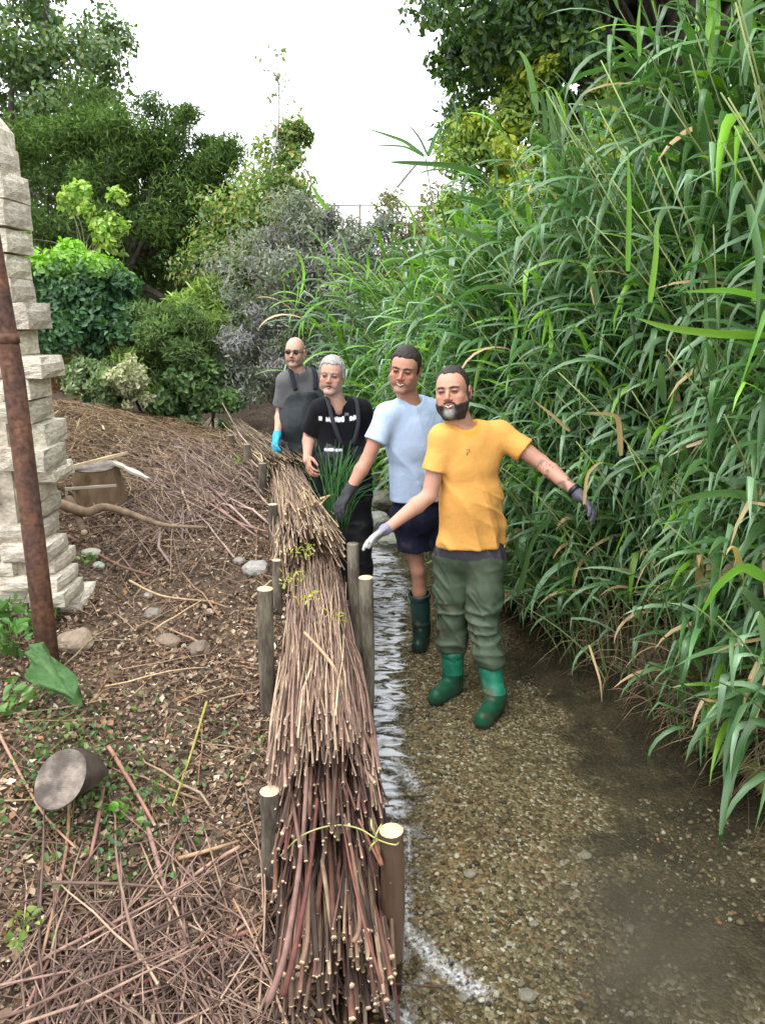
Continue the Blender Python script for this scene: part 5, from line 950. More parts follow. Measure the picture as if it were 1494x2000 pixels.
# ------------------------------------------------------------------ people: bodies and clothes grown from distance fields
class Vol:
    def __init__(s, lo, hi, h):
        s.lo = np.array(lo, float); s.h = h; s.n = np.ceil((np.array(hi) - s.lo) / h).astype(int) + 1; s.f = np.full(s.n, .25, np.float32)
    def region(s, lo, hi):
        a = np.clip(np.floor((np.array(lo) - s.lo) / s.h).astype(int), 0, s.n); b = np.clip(np.ceil((np.array(hi) - s.lo) / s.h).astype(int) + 1, 0, s.n)
        if (b - a).min() <= 0: return None, None
        ax = [s.lo[i] + s.h * np.arange(a[i], b[i]) for i in range(3)]; return tuple(slice(a[i], b[i]) for i in range(3)), np.stack(np.meshgrid(*ax, indexing='ij'), -1)
    def put(s, prim, k=.01, sub=False):
        fn, lo, hi = prim; m = k + 3 * s.h + .012; sl, P = s.region(lo - m, hi + m)
        if sl is None: return s
        d = fn(P).astype(np.float32); f = s.f[sl]
        if sub: d = -d; h = np.clip(.5 + .5 * (d - f) / k, 0, 1); s.f[sl] = f + (d - f) * h + k * h * (1 - h)
        else: h = np.clip(.5 + .5 * (f - d) / k, 0, 1); s.f[sl] = f + (d - f) * h - k * h * (1 - h)
        return s
    def clip(s, p, n):               # keep the side the normal points away from
        ax = [s.lo[i] + s.h * np.arange(s.n[i]) for i in range(3)]; p = np.array(p, float); n = unit(n)
        d = ((ax[0] - p[0]) * n[0])[:, None, None] + ((ax[1] - p[1]) * n[1])[None, :, None] + ((ax[2] - p[2]) * n[2])[None, None, :]
        s.f = np.maximum(s.f, d.astype(np.float32)); return s
    def net(s, smooth=1):
        f = s.f; nx, ny, nz = f.shape; ins = f < 0
        c = np.zeros((nx - 1, ny - 1, nz - 1), np.int8)
        for a in (0, 1):
            for b in (0, 1):
                for d in (0, 1): c += ins[a:nx - 1 + a, b:ny - 1 + b, d:nz - 1 + d]
        idx = np.argwhere((c > 0) & (c < 8)); n = len(idx); ids = np.full(c.shape, -1, np.int64); ids[tuple(idx.T)] = np.arange(n)
        acc = np.zeros((n, 3)); cnt = np.zeros(n)
        for ax in range(3):
            o = [k for k in range(3) if k != ax]
            for a in (0, 1):
                for b in (0, 1):
                    q = idx.copy(); q[:, o[0]] += a; q[:, o[1]] += b; r = q.copy(); r[:, ax] += 1
                    v0 = f[tuple(q.T)]; v1 = f[tuple(r.T)]; m = (v0 < 0) != (v1 < 0); t = np.where(m, v0 / (v0 - v1 + 1e-12), 0)
                    p = q.astype(float); p[:, ax] += t; acc[m] += p[m]; cnt[m] += 1
        V = acc / np.maximum(cnt, 1)[:, None]; F = []
        for ax in range(3):
            o = [k for k in range(3) if k != ax]; sl0 = [slice(1, -1)] * 3; sl1 = [slice(1, -1)] * 3; sl0[ax] = slice(0, -1); sl1[ax] = slice(1, None)
            a, b = ins[tuple(sl0)], ins[tuple(sl1)]; e = np.argwhere(a != b)
            if not len(e): continue
            flip = a[tuple(e.T)]; g = e.copy(); g[:, o[0]] += 1; g[:, o[1]] += 1
            def cell(da, db):
                q = g.copy(); q[:, o[0]] += da; q[:, o[1]] += db; return ids[tuple(q.T)]
            quad = np.stack([cell(-1, -1), cell(0, -1), cell(0, 0), cell(-1, 0)], 1)
            if ax == 1: flip = ~flip
            quad[~flip] = quad[~flip][:, ::-1]; F.append(quad)
        F = np.concatenate(F); F = F[(F >= 0).all(1)]
        V = s.lo + V * s.h
        for _ in range(smooth):
            e = np.concatenate([F[:, [0, 1]], F[:, [1, 2]], F[:, [2, 3]], F[:, [3, 0]]]); a = np.zeros_like(V); k = np.zeros(len(V))
            np.add.at(a, e[:, 0], V[e[:, 1]]); np.add.at(k, e[:, 0], 1); np.add.at(a, e[:, 1], V[e[:, 0]]); np.add.at(k, e[:, 1], 1)
            V = .45 * V + .55 * a / np.maximum(k, 1)[:, None]
        return V, F
def vnormals(V, F):
    n = np.cross(V[F[:, 2]] - V[F[:, 0]], V[F[:, 3]] - V[F[:, 1]]); N_ = np.zeros_like(V)
    for k in range(4): np.add.at(N_, F[:, k], n)
    return unit(N_)
def cone(a, b, r0, r1):
    a, b = np.array(a, float), np.array(b, float); ba = b - a; L2 = ba @ ba + 1e-12; r = max(r0, r1)
    def fn(P):
        t = np.clip(((P - a) @ ba) / L2, 0, 1); return np.linalg.norm(P - a - t[..., None] * ba, axis=-1) - (r0 + (r1 - r0) * t)
    return fn, np.minimum(a, b) - r, np.maximum(a, b) + r
def ell(c, r, Mx=None):
    c = np.array(c, float); r = np.array(r, float); R_ = np.eye(3) if Mx is None else Mx
    def fn(P):
        q = (P - c) @ R_; k0 = np.linalg.norm(q / r, axis=-1); k1 = np.linalg.norm(q / r ** 2, axis=-1); return k0 * (k0 - 1) / (k1 + 1e-9)
    m = np.abs(R_) @ r; return fn, c - m, c + m
def rotm(yaw=0, pitch=0, roll=0):
    return np.array(Matrix.Rotation(yaw, 3, 'Z') @ Matrix.Rotation(pitch, 3, 'X') @ Matrix.Rotation(roll, 3, 'Y'))
def frame(fwd, up):
    f = unit(fwd); s = unit(np.cross(f, up)); u = np.cross(s, f); return np.stack([s, f, u], 1)   # columns: side, forward, up
class Head:
    # local axes: x towards picture right, -y out of the face, z up; origin between the ears at eye height
    def __init__(s, c, Rm, sc_=1.0, jaw=1.0, smile=1.0): s.c = np.array(c, float); s.R = Rm; s.k = sc_; s.jaw = jaw; s.smile = smile
    def w(s, p): return s.c + s.k * (np.array(p, float) @ s.R.T)
    def loc(s, P): return ((P - s.c) @ s.R) / s.k
    def e(s, p, r): return ell(s.w(p), np.array(r) * s.k, s.R)
    def cn(s, a, b, r0, r1): return cone(s.w(a), s.w(b), r0 * s.k, r1 * s.k)
    def build(s, v, neck, lid=.7):
        j = s.jaw
        v.put(s.e((0, .012, .036), (.073, .093, .082)), .01); v.put(s.e((0, -.028, -.012), (.061 * j, .062, .088)), .03); v.put(s.e((0, -.042, .03), (.058, .045, .045)), .02)
        for x in (-1, 1):
            v.put(s.cn((x * .056 * j, .0, -.045), (x * .05 * j, -.02, -.072), .017, .015), .03); v.put(s.cn((x * .05 * j, -.02, -.072), (x * .016, -.073, -.098), .015, .014), .025)
            v.put(s.e((x * .040, -.064, -.026), (.022, .022, .02)), .02); v.put(s.e((x * .032, -.072, -.052), (.016, .014, .018)), .015); v.put(s.e((x * .040 * j, -.040, -.052), (.022, .026, .028)), .03)
            v.put(s.cn((x * .012, -.086, .022), (x * .042, -.072, .020), .0085, .0075), .014)
        v.put(s.e((0, -.072, -.098), (.024, .02, .018)), .02)
        v.put(s.cn(neck, s.loc(s.w((0, .0, -.06))) * 1, .058, .054), .03)
        for x in (-1, 1): v.put(s.e((x * .031, -.099, .004), (.017, .014, .0095)), .012, True)
        for x in (-1, 1):
            v.put(s.e((x * .031, -.0805, .003), (.0135, .0128, .0125)), .006); v.put(s.e((x * .031, -.094, .0012), (.0125, .0085, .0026 + .003 * (1 - lid))), .0015, True)
        v.put(s.cn((0, -.084, .012), (0, -.108, -.024), .0075, .0095), .009); v.put(s.e((0, -.107, -.029), (.0105, .010, .009)), .006)
        for x in (-1, 1): v.put(s.e((x * .0125, -.096, -.033), (.0075, .009, .007)), .006)
        for x in (-1, 1):
            v.put(s.cn((0, -.094, -.0545), (x * .024, -.082, -.0525 + .002 * s.smile), .0048, .003), .005); v.put(s.cn((0, -.092, -.069), (x * .022, -.081, -.0565), .0055, .003), .006)
            v.put(s.e((x * .077 , .016, -.006), (.009, .019, .031), ), .006); v.put(s.e((x * .085, .012, -.004), (.006, .010, .018)), .005, True)
        v.put(s.e((0, -.098, -.061), (.019, .010, .0042)), .003, True)
def mask_ell(q, c, r, soft=.25): return 1 - sst(np.linalg.norm((q - np.array(c)) / np.array(r), axis=-1), 1 - soft, 1 + soft)
def head_colors(H, V, skin, opt):
    q = H.loc(V); C = np.tile(np.array(skin, float), (len(V), 1))
    def mixc(m, c, a=1.): nonlocal C; C = C * (1 - m[:, None] * a) + np.array(c) * m[:, None] * a
    sk = np.array(skin); ax = np.abs(q[:, 0]); fr = q[:, 1] < -.03
    for x in (-1, 1):
        mixc(mask_ell(q, (x * .042, -.075, -.028), (.024, .04, .02), .5), sk * (1.04, .82, .8), .6)
        mixc(mask_ell(q, (x * .08, .015, -.005), (.015, .03, .036), .3), sk * (1.05, .72, .66), .6)
    mixc(mask_ell(q, (0, -.11, -.026), (.018, .03, .018), .5), sk * (1.12, .7, .64), .6)
    for x in (-1, 1):
        mixc(mask_ell(q, (x * .031, -.085, .003), (.021, .03, .013), .4), sk * (.72, .58, .55), .7); mixc(mask_ell(q, (x * .031, -.092, .0015), (.019, .016, .0062), .35), (.035, .018, .015), .92)  # lash line, plus eye socket shade painted into the skin colour
        bx = ax - .014; br = mask_ell(np.stack([ax, q[:, 1], q[:, 2] - .10 * bx * (bx < .018)], -1), (.031, -.085, .020), (.0225, .04, .0062), .3)
    mixc(br, opt.get('brow', (.05, .03, .025)), .95)
    stub = opt.get('stubble', 0)
    if stub:
        jawm = sst(q[:, 2], -.038, -.052) * sst(q[:, 1], .0, -.02) * sst(q[:, 2], -.135, -.12); mixc(jawm * (1 - mask_ell(q, (0, -.1, -.061), (.027, .04, .01), .2)), opt.get('stubcol', (.12, .09, .08)), stub)
    if fr.any():
        mixc(mask_ell(q, (0, -.09, -.0545), (.025, .03, .005), .3), sk * (.8, .5, .48), .7); mixc(mask_ell(q, (0, -.09, -.069), (.022, .03, .0058), .3), sk * (.88, .56, .53), .7)
        mixc(mask_ell(q, (0, -.088, -.0612), (.0205, .03, .0046), .2), (.72, .66, .6) if opt.get('teeth', 1) else (.12, .05, .04), .95)
    if opt.get('scalp'): mixc(sst(q[:, 2] + .55 * q[:, 1], .028, .04) * (q[:, 1] > -.04), opt['scalp'], opt.get('scalpa', .5))
    return C
def eyes(H, root, lid=.6, iris=(.06, .035, .02)):
    for x in (-1, 1):
        v, f = IV2, IF2; q = v * .0108; C = np.tile((.22, .19, .18), (len(v), 1)); r = np.hypot(v[:, 0], v[:, 2]); C[(r < .62) & (v[:, 1] < 0)] = iris; C[(r < .25) & (v[:, 1] < 0)] = (.01, .01, .01)  # eye whites darkened to imitate shade under the brows
        link('eye', mesh_np('eye', H.k * (q @ H.R.T), f, M['eye'], C), root, H.w((x * .031, -.0795, .003)) - np.array(root.location))
def hand_prims(wr, fwd, up, thumb, r=1.0, curl=(.25, .3, .3), spread=.06, glove=0., scale=1.0):
    # palm and five fingers; columns side/forward/up of the frame; thumb = +1/-1 picks the side
    Fm = frame(fwd, up); s_, f_, u_ = Fm[:, 0] * thumb, Fm[:, 1], Fm[:, 2]; wr = np.array(wr, float); k = scale
    T = lambda a, b, c: wr + k * (a * s_ + b * f_ + c * u_)
    pr = [(cone(T(0, -.01, 0), T(0, .02, 0), .026 * k + glove, .028 * k + glove), .01), (ell(T(0, .052, 0), ((.041 + glove) * k, .05 * k, (.0155 + glove) * k), np.stack([s_, f_, u_], 1)), .014)]
    spec = [(-.031, .082, .060, -1.6), (-.0115, .092, .074, -.5), (.010, .094, .080, .4), (.030, .088, .072, 1.3)]
    for i, (x, y, Ln, sp) in enumerate(spec):
        p = T(x, y - .012, 0); c0 = curl[0] + .05 * i; ang = c0; d = None; L3 = (.44 * Ln, .31 * Ln, .25 * Ln); rad = [.0092, .0085, .0076, .0064]; extra = (curl[1], curl[2])
        sx_ = spread * sp
        p2 = T(x, y, 0); pr.append((cone(p, p2, (.0098 + glove) * k, (.0095 + glove) * k), .007)); p = p2
        for j in range(3):
            d = (math.cos(ang) * (math.cos(sx_) * f_ + math.sin(sx_) * s_) - math.sin(ang) * u_); q = p + d * L3[j] * k; pr.append((cone(p, q, (rad[j] + glove * .8) * k, (rad[j + 1] + glove * .8) * k), .003)); p = q
            ang += extra[min(j, 1)]
    p = T(.026, .022, -.006); q = T(.056, .052, -.016); pr.append((cone(p, q, (.0155 + glove * .6) * k, (.0115 + glove * .6) * k), .012)); p = q; q = T(.068, .082, -.024); pr.append((cone(p, q, (.011 + glove * .6) * k, (.0095 + glove * .6) * k), .004)); p = q; q = T(.071, .106, -.034); pr.append((cone(p, q, (.0095 + glove * .6) * k, (.0078 + glove * .6) * k), .003))
    return pr
def grow(prims, h, smooth=1, clips=(), pad=.02, subs=()):
    lo = np.min([p[0][1] for p in prims], 0) - pad; hi = np.max([p[0][2] for p in prims], 0) + pad; v = Vol(lo, hi, h)
    for p, k in prims: v.put(p, k)
    for p, k in subs: v.put(p, k, True)
    for c in clips: v.clip(*c)
    return v.net(smooth)
def wrinkle(V, F, fn, flat=1.): return V + vnormals(V, F) * (1, 1, flat) * fn(V)[:, None]
def ridg(P, sc3, seed): q = np.asarray(P) * np.array(sc3); q = q + .8 * np.stack([vn(q * .5, seed + 1), vn(q * .5, seed + 2), vn(q * .5, seed + 3)], -1); return 1 - 2 * np.abs(vn(q, seed))
def put_part(root, name, V, F, m, C, label=None):
    if name in ('waders', 'boot', 'shorts', 't_shirt'):          # splashes of dried mud, more of them low down
        mk = sst(vn(V * 13, 71) + .6 * vn(V * 40, 72), .25 + .5 * min(1, max(0, 0)), 1.0) * (.1 + .6 * sst(V[:, 2], .9, .3)) * (.35 if name == 't_shirt' else 1); C = C * (1 - mk[:, None]) + np.array((.16, .12, .08)) * mk[:, None]
    o = np.array(root.location); return link(name, mesh_np(name, V - o, F, m, C), root, None, label)
def lerp(a, b, t): return np.array(a) * (1 - t) + np.array(b) * t

def econe(a, b, r0, r1, Rm, flat):
    a, b = np.array(a, float), np.array(b, float); S = np.array((1, 1 / flat, 1)); bb = ((b - a) @ Rm) * S; L2 = bb @ bb; r = max(r0, r1)
    def fn(P):
        q = ((P - a) @ Rm) * S; t = np.clip((q @ bb) / L2, 0, 1); dd = q - t[..., None] * bb; l = np.linalg.norm(dd, axis=-1) + 1e-9; rr = r0 + (r1 - r0) * t
        sc_ = np.sqrt((dd[..., 0] ** 2 + dd[..., 2] ** 2 + (dd[..., 1] * flat) ** 2)) / l
        return (l - rr) * sc_
    return fn, np.minimum(a, b) - r, np.maximum(a, b) + r
def torso_prims(J, g_=0., w_=1.0, belly=0.):
    side = unit(J['shL'] - J['shR']); ch = J['chest']; be = J['belly']; pe = J['pelvis']; fw = unit(np.cross(side, (0, 0, 1))); fw = fw if fw[1] < 0 else -fw
    Rm = np.stack([side, -fw, np.cross(side, -fw)], 1); wd = np.linalg.norm(J['shL'] - J['shR']) / 2
    rc, rb, rp = wd * .92 * w_ + g_, .152 * w_ + g_ + belly * .4, .160 * w_ + g_
    P = [(econe(ch + (0, 0, .03), ch - (0, 0, .07), rc, rc * .97, Rm, .66), .04), (econe(ch - (0, 0, .07), be + fw * belly, rc * .97, rb, Rm, .70), .04), (econe(be + fw * belly, pe, rb, rp, Rm, .72), .05), (ell(pe, (rp, .115 + g_, .12), Rm), .05)]
    for sh in ('shL', 'shR'):
        P.append((cone(lerp(J['neck'], J[sh], .1) - (0, 0, .02), J[sh] - (0, 0, .012), .05 + g_, .048 + g_), .05)); P.append((cone(J[sh] + (0, 0, -.015), ch + (J[sh] - ch) * .45 - (0, 0, .08), .048 + g_, .07 + g_), .05))
    return P, fw, Rm
def sleeve_prims(J, sd, t_end, g_):      # short sleeve along the upper arm
    a = J['sh' + sd]; b = J['el' + sd]; e = lerp(a, b, t_end); return [(cone(a - (0, 0, .008), e, .055 + g_, .056 + g_ * 1.2), .035)], e, unit(b - a)
def arm_prims(J, sd, hand=None):
    a, e, w_ = J['sh' + sd], J['el' + sd], J['wr' + sd]
    P = [(cone(a, lerp(a, e, .5), .05, .046), .02), (cone(lerp(a, e, .5), e, .046, .038), .015), (cone(e, lerp(e, w_, .3), .038, .041), .015), (cone(lerp(e, w_, .3), w_, .041, .026), .015), (cone(w_, w_ + unit(w_ - e) * .03, .026, .026), .01)]
    return P
def leg_prims(J, sd, g_=0., low=True):
    h, k, a = J['hip' + sd], J['kn' + sd], J['an' + sd]; P = [(cone(h, lerp(h, k, .5), .088 + g_, .075 + g_), .03), (cone(lerp(h, k, .5), k, .075 + g_, .055 + g_), .02)]
    if low: P += [(cone(k, lerp(k, a, .35), .055 + g_, .055 + g_), .02), (cone(lerp(k, a, .35), a, .055 + g_, .04 + g_), .02)]
    return P
def boot(root, J, sd, top, col, m='rubber', toe_dir=None, label=None):
    a = J['an' + sd]; k = J['kn' + sd]; toe = J['toe' + sd]; tp = lerp(a, k, top); fwd = toe - a; fwd[2] = 0; L0 = np.linalg.norm(fwd); fwd = unit(fwd); fl = a[2] - .075; hz = np.array((0, 0, 1.))
    g0 = np.array((a[0], a[1], fl)); P = [(cone(a, tp, .053, .068), .02), (cone(g0 - fwd * .03 + hz * .045, g0 + fwd * .05 + hz * .045, .043, .043), .02), (cone(g0 + fwd * .04 + hz * .045, g0 + fwd * .17 + hz * .038, .046, .043), .03), (cone(g0 - fwd * .035 + hz * .02, g0 + fwd * .175 + hz * .02, .042, .046), .012), (cone(g0 + hz * .04, a + hz * .02, .05, .052), .03),
         (cone(tp - unit(k - a) * .008, tp, .071, .071), .003)]
    ax = unit(k - a); V, F = grow(P, .0062, 2, clips=[((0, 0, fl), (0, 0, -1)), (tp + ax * .006, ax)], subs=[(cone(tp - ax * .03, tp + ax * .08, .06, .062), .003)])
    V = wrinkle(V, F, lambda P: .0035 * ridg(P, (4, 4, 26), 7) * sst(P[:, 2], a[2] + .16, a[2] + .02) * sst(P[:, 2], fl + .05, fl + .1))
    C = np.tile(np.array(col), (len(V), 1)); C[V[:, 2] < fl + .02] *= .6; return put_part(root, 'boot', V, F, M[m], C, label)

def body_mesh(root, J, H, skin, hopt, arms=('L', 'R'), legs=True, bare=(), spots=None):
    P, fw, Rm = torso_prims(J, -.022); P.append((cone(J['neck'] - (0, 0, .05), H.w((0, .012, -.075)), .066, .054), .03))
    for s in arms: P += arm_prims(J, s)
    if legs:
        for s in 'LR': P += leg_prims(J, s, -.012)
    V1, F1 = grow(P, .0075, 2); C1 = np.tile(np.array(skin), (len(V1), 1)) * (1 + .06 * fbm(V1 * 14, 3, 2)[:, None])
    if spots is not None: C1 = spots(V1, C1)
    c = H.c; v = Vol(c - .17 * H.k - (0, 0, .05), c + .155 * H.k, .0027); H.build(v, H.loc(J['neck'] - (0, 0, .01)), hopt.get('lid', .6)); Vh, Fh = v.net(1)
    Ch = head_colors(H, Vh, skin, hopt); Vs, Fs, Cs = [V1, Vh], [F1, Fh + len(V1)], [C1, Ch]; n0 = len(V1) + len(Vh)
    for pr in bare:
        V, F = grow(pr, .0038, 1); Vs.append(V); Fs.append(F + n0); n0 += len(V); Cs.append(np.tile(np.array(skin) * (1, .88, .85), (len(V), 1)))
    
    if not hopt.get('noeyes'): eyes(H, root)
    o = np.array(root.location); link('body', mesh_np('body', np.concatenate(Vs) - o, np.concatenate(Fs), M['skin'], np.concatenate(Cs)), root)
    return fw, Rm
def hair_part(root, H, region, col, thick, name='hair', jit=.002, h=.0034, grey=None, base='skull', seed=1, fade=.02):
    v = Vol(H.c - .17 * H.k, H.c + .16 * H.k, h)
    if base == 'skull':
        v.put(H.e((0, .012, .036), (.073 + thick, .093 + thick, .082 + thick)), .01); v.put(H.e((0, -.042, .03), (.058 + thick, .045 + thick, .045 + thick)), .02); v.put(H.e((0, .02, -.01), (.069 + thick, .07, .06)), .02)
    else:
        H.build(v, H.loc(H.w((0, .01, -.15)))); v.f -= thick * H.k
    ax = [v.lo[i] + v.h * np.arange(v.n[i]) for i in range(3)]; P = np.stack(np.meshgrid(*ax, indexing='ij'), -1); q = H.loc(P); rg = region(q) + .004 * vn(q * 95, seed + 8) + .003 * vn(q * 40, seed + 9)
    v.f = v.f + ((thick + .004) * H.k * sst(rg, -fade, .002)).astype(np.float32); v.f = np.maximum(v.f, (rg - .003).astype(np.float32)); V, F = v.net(1)
    if not len(V): return
    N_ = vnormals(V, F); V = V + N_ * (jit * vn(H.loc(V) * 190, seed) + jit * 1.2 * vn(H.loc(V) * 60, seed + 4))[:, None]
    C = np.tile(np.array(col, float), (len(V), 1)) * (1 + .3 * vn(H.loc(V) * 120, seed + 2))[:, None]
    if grey: C = grey(H.loc(V), C)
    return put_part(root, name, V, F, M['hair'], C)
HL = lambda q, f=0., s=0.: np.interp(q[..., 1], [-.09, -.05, -.03, -.005, .02, .06, .1], [.074 + f, .064 + f, .034, -.026, -.03, -.062, -.075]) + s * np.exp(-((np.abs(q[..., 0]) - .048) / .016) ** 2) * (q[..., 1] < -.02) - q[..., 2]
def tshirt(root, J, col, hem, g_=.018, sl=(.62, .62), belly=0., w_=1., fold=1., cfun=None, name='t_shirt', neck_r=.072, h=.0062, neckdrop=.0, m='cloth', collar=None):
    P, fw, Rm = torso_prims(J, g_, w_, belly); slv = []
    P.append((econe(J['belly'] + fw * belly, J['pelvis'] + fw * belly * .5 - (0, 0, .1), .162 * w_ + g_ + belly * .4, .172 * w_ + g_, Rm, .72), .04))
    for sd, t in zip('LR', sl):
        if t is None: continue
        a = J['sh' + sd]; b = J['el' + sd]; d = unit(b - a); e = lerp(a, b, t); slv.append((a, e, d))
    nk = J['neck'] + fw * .012; lo = np.min([p[0][1] for p in P] + [s_[1] - .1 for s_ in slv], 0) - .03; hi = np.max([p[0][2] for p in P] + [s_[1] + .1 for s_ in slv], 0) + .03; v = Vol(lo, hi, h)
    for p, k in P: v.put(p, k)
    for a, e, d in slv:
        fl_ = fw * .012; c1 = cone(a - (0, 0, .012), e + d * .03, .05 + g_, .058 + g_); c2 = cone(e - d * .02, e + d * .1, .040 + g_, .042 + g_)
        def fn(P_, c1=c1, c2=c2, e=e, d=d): return np.maximum(np.maximum(c1[0](P_), (P_ - e) @ d), -c2[0](P_))
        v.put((fn, c1[1], c1[2]), .03)
    v.put(cone(nk - (0, 0, .03 + neckdrop), nk + (0, 0, .14), neck_r - .012, neck_r + .02), .008, True)
    v.clip((0, 0, hem), (0, .0, -1)); V, F = v.net(2)
    side = Rm[:, 0]
    def fold_f(Q):
        q = (Q - J['belly']) @ Rm; dn = sst(Q[:, 2], J['chest'][2] + .02, hem + .04); cr = lambda A_, sd: np.clip(ridg(A_, (1, 1, 1), sd), 0, 1) ** 1.6
        a = .019 * cr(np.stack([12 * (q[:, 0] + .35 * q[:, 2]), 5 * q[:, 1], 2.6 * q[:, 2]], -1), 3) * (.2 + .8 * dn)
        b = .014 * cr(np.stack([5 * q[:, 0], 5 * q[:, 1], 13 * (q[:, 2] + .45 * q[:, 0])], -1), 9) * dn * sst(q[:, 0], -.12, .1); s_ = .0035 * vn(Q * 6, 14)
        return fold * (a + b + s_)
    V = wrinkle(V, F, fold_f, .25); C = np.tile(np.array(col, float), (len(V), 1))
    r = np.linalg.norm(((V - nk) @ Rm)[:, :2], axis=1); ring = (V[:, 2] > J['neck'][2] - .075 - neckdrop) & (r < neck_r + .012)
    if collar is not None: C[ring] = collar
    if cfun: C = cfun(V, C, fw, Rm)
    put_part(root, name, V, F, M[m], C); return fw, Rm
def glove(root, prims, col, cuffs, h=.0036, label=None, tip=None, m='glove'):
    V, F = grow(prims, h, 1, clips=cuffs); C = np.tile(np.array(col, float), (len(V), 1))
    if tip is not None:
        c, d, cc = tip; t = sst((V - c) @ d, .05, .1)[:, None]; C = C * (1 - t) + np.array(cc) * t
    return put_part(root, 'glove', V, F, M[m], C, label)

# --- man in the yellow shirt
def A3(*a): return W(*a)
J = dict(neck=A3(903, 832, 3.83), chest=A3(915, 895, 3.82), belly=A3(920, 975, 3.84), pelvis=A3(918, 1065, 3.88), shR=A3(866, 850, 3.78), shL=A3(976, 843, 3.88), elR=A3(838, 968, 3.74), wrR=A3(758, 1031, 3.66), elL=A3(1056, 903, 3.80), wrL=A3(1128, 964, 3.62),
         hipR=A3(884, 1085, 3.92), hipL=A3(948, 1085, 3.86), knR=A3(884, 1212, 3.92), knL=A3(944, 1220, 3.80), anR=A3(884, 1335, 3.96), anL=A3(966, 1376, 3.72), toeR=A3(852, 1368, 3.82), toeL=A3(938, 1415, 3.54))
for s in 'LR': J['an' + s][2] = .085 + float(ground_z(J['an' + s][0], J['an' + s][1]))
SK1 = (.47, .245, .172)
root = link('person', None, None, (float(J['pelvis'][0]), 3.85, .02), 'smiling bearded man in yellow t-shirt, green waders and green boots, arms spread', 'person')
H = Head(A3(884, 765, 3.80), rotm(R(-20), R(-3), R(-6)), 1.06, 1.03)
def tattoo(V, C):
    a, b = J['elL'], J['wrL']; t = ((V - a) @ (b - a)) / ((b - a) @ (b - a)); d = np.linalg.norm(V - a - t[:, None] * (b - a), axis=1)
    m = (d < .07) * sst(t, -.05, .1) * sst(t, .95, .75) * sst(vn(V * 42, 91) + .5 * vn(V * 90, 92), .05, .4); return C * (1 - .7 * m[:, None]) + np.array((.06, .06, .055)) * .7 * m[:, None]
fw, Rm = body_mesh(root, J, H, SK1, spots=tattoo, hopt=dict(brow=(.035, .02, .018), lid=.5, teeth=1, scalp=(.06, .045, .04), scalpa=.0))
hair_part(root, H, lambda q: HL(q, .004, .02), (.03, .022, .019), .0035, jit=.0014)
def beard1(q):
    x, y, z = q[..., 0], q[..., 1], q[..., 2]; ax = np.abs(x)
    jawr = np.maximum(np.maximum(z + .056 - .3 * np.clip(ax - .03, 0, .1), y + .008), -.125 - z); mouth = 1 - np.sqrt((x / .027) ** 2 + ((z + .062) / .0125) ** 2); jawr = np.maximum(jawr, mouth * .02)
    mou = np.maximum(np.maximum(np.abs(z + .0455 + .22 * ax) - .0055, ax - .034), y + .06); sb = np.maximum(np.maximum(.05 - ax, np.abs(z + .03) - .03), np.abs(y + .006) - .010)
    return np.minimum(np.minimum(jawr, mou), sb)
def grey1(q, C):
    m = mask_ell(q, (0, -.08, -.095), (.022, .06, .032), .6)[:, None] * .75; return C * (1 - m) + np.array((.36, .34, .33)) * m
hair_part(root, H, beard1, (.04, .03, .027), .003, 'beard', .0014, .0031, grey1, 'face', 7, .008)
def logo(V, C, fw, Rm):
    q = (V - A3(917, 885, 3.7)) @ Rm; m = (np.abs(q[:, 1]) < .15) & ((V - J['chest']) @ fw > 0); a = q[:, 0]; z = q[:, 2]
    for (cx, cz, rx, rz) in ((0, .012, .012, .0035), (.006, .003, .004, .008), (-.004, -.006, .0045, .009)): k = m & (((a - cx) / rx) ** 2 + ((z - cz) / rz) ** 2 < 1); C[k] = (.25, .13, .05)
    return C
tshirt(root, J, (.66, .33, .085), W(915, 1076, 3.74)[2], .010, (.62, .6), .0, .93, 1.1, logo, collar=(.72, .32, .05))
P = []
for s in 'LR': P += leg_prims(J, s, .014, True)
P.append((ell(J['pelvis'] - (0, 0, .02), (.155, .12, .13), Rm), .05)); tpR, tpL = lerp(J['anR'], J['knR'], .52), lerp(J['anL'], J['knL'], .56)
V, F = grow(P, .0075, 2, clips=[((0, 0, J['pelvis'][2] + .09), (0, 0, 1)), ((0, 0, min(tpR[2], tpL[2]) - .0), (0, 0, -1))])
V = wrinkle(V, F, lambda Q: .012 * np.clip(ridg(Q, (7, 7, 17), 23), 0, 1) ** 1.5 * (.35 + sst(Q[:, 2], .75, .5)) + .012 * np.clip(ridg(np.stack([Q[:, 0], Q[:, 1], Q[:, 2] + Q[:, 0] * 1.6], -1), (7, 7, 12), 29), 0, 1) ** 1.5 + .003 * vn(Q * 12, 2))
C = np.tile((.055, .078, .047), (len(V), 1)); band = V[:, 2] > J['pelvis'][2] - .045 + .02 * vn(V * 9, 4); C[band] = (.035, .03, .04)
put_part(root, 'waders', V, F, M['wader'], C)
boot(root, J, 'R', .52, (.012, .16, .095)); boot(root, J, 'L', .56, (.012, .16, .095))
d = unit(A3(706, 1062, 3.56) - J['wrR']); pr = hand_prims(J['wrR'], d, (-.25, .45, 1), 1, curl=(.1, .22, .22), glove=.0016, spread=.07, scale=1.03)
glove(root, pr, (.22, .205, .27), [(J['wrR'] - d * .03, -d)], tip=(J['wrR'], d, (.36, .37, .34)))
d = unit(A3(1172, 1010, 3.52) - J['wrL']); pr = hand_prims(J['wrL'], d, (.3, .3, 1), -1, curl=(.3, .4, .35), glove=.0018)
glove(root, pr, (.08, .08, .1), [(J['wrL'] - d * .025, -d)], tip=None)
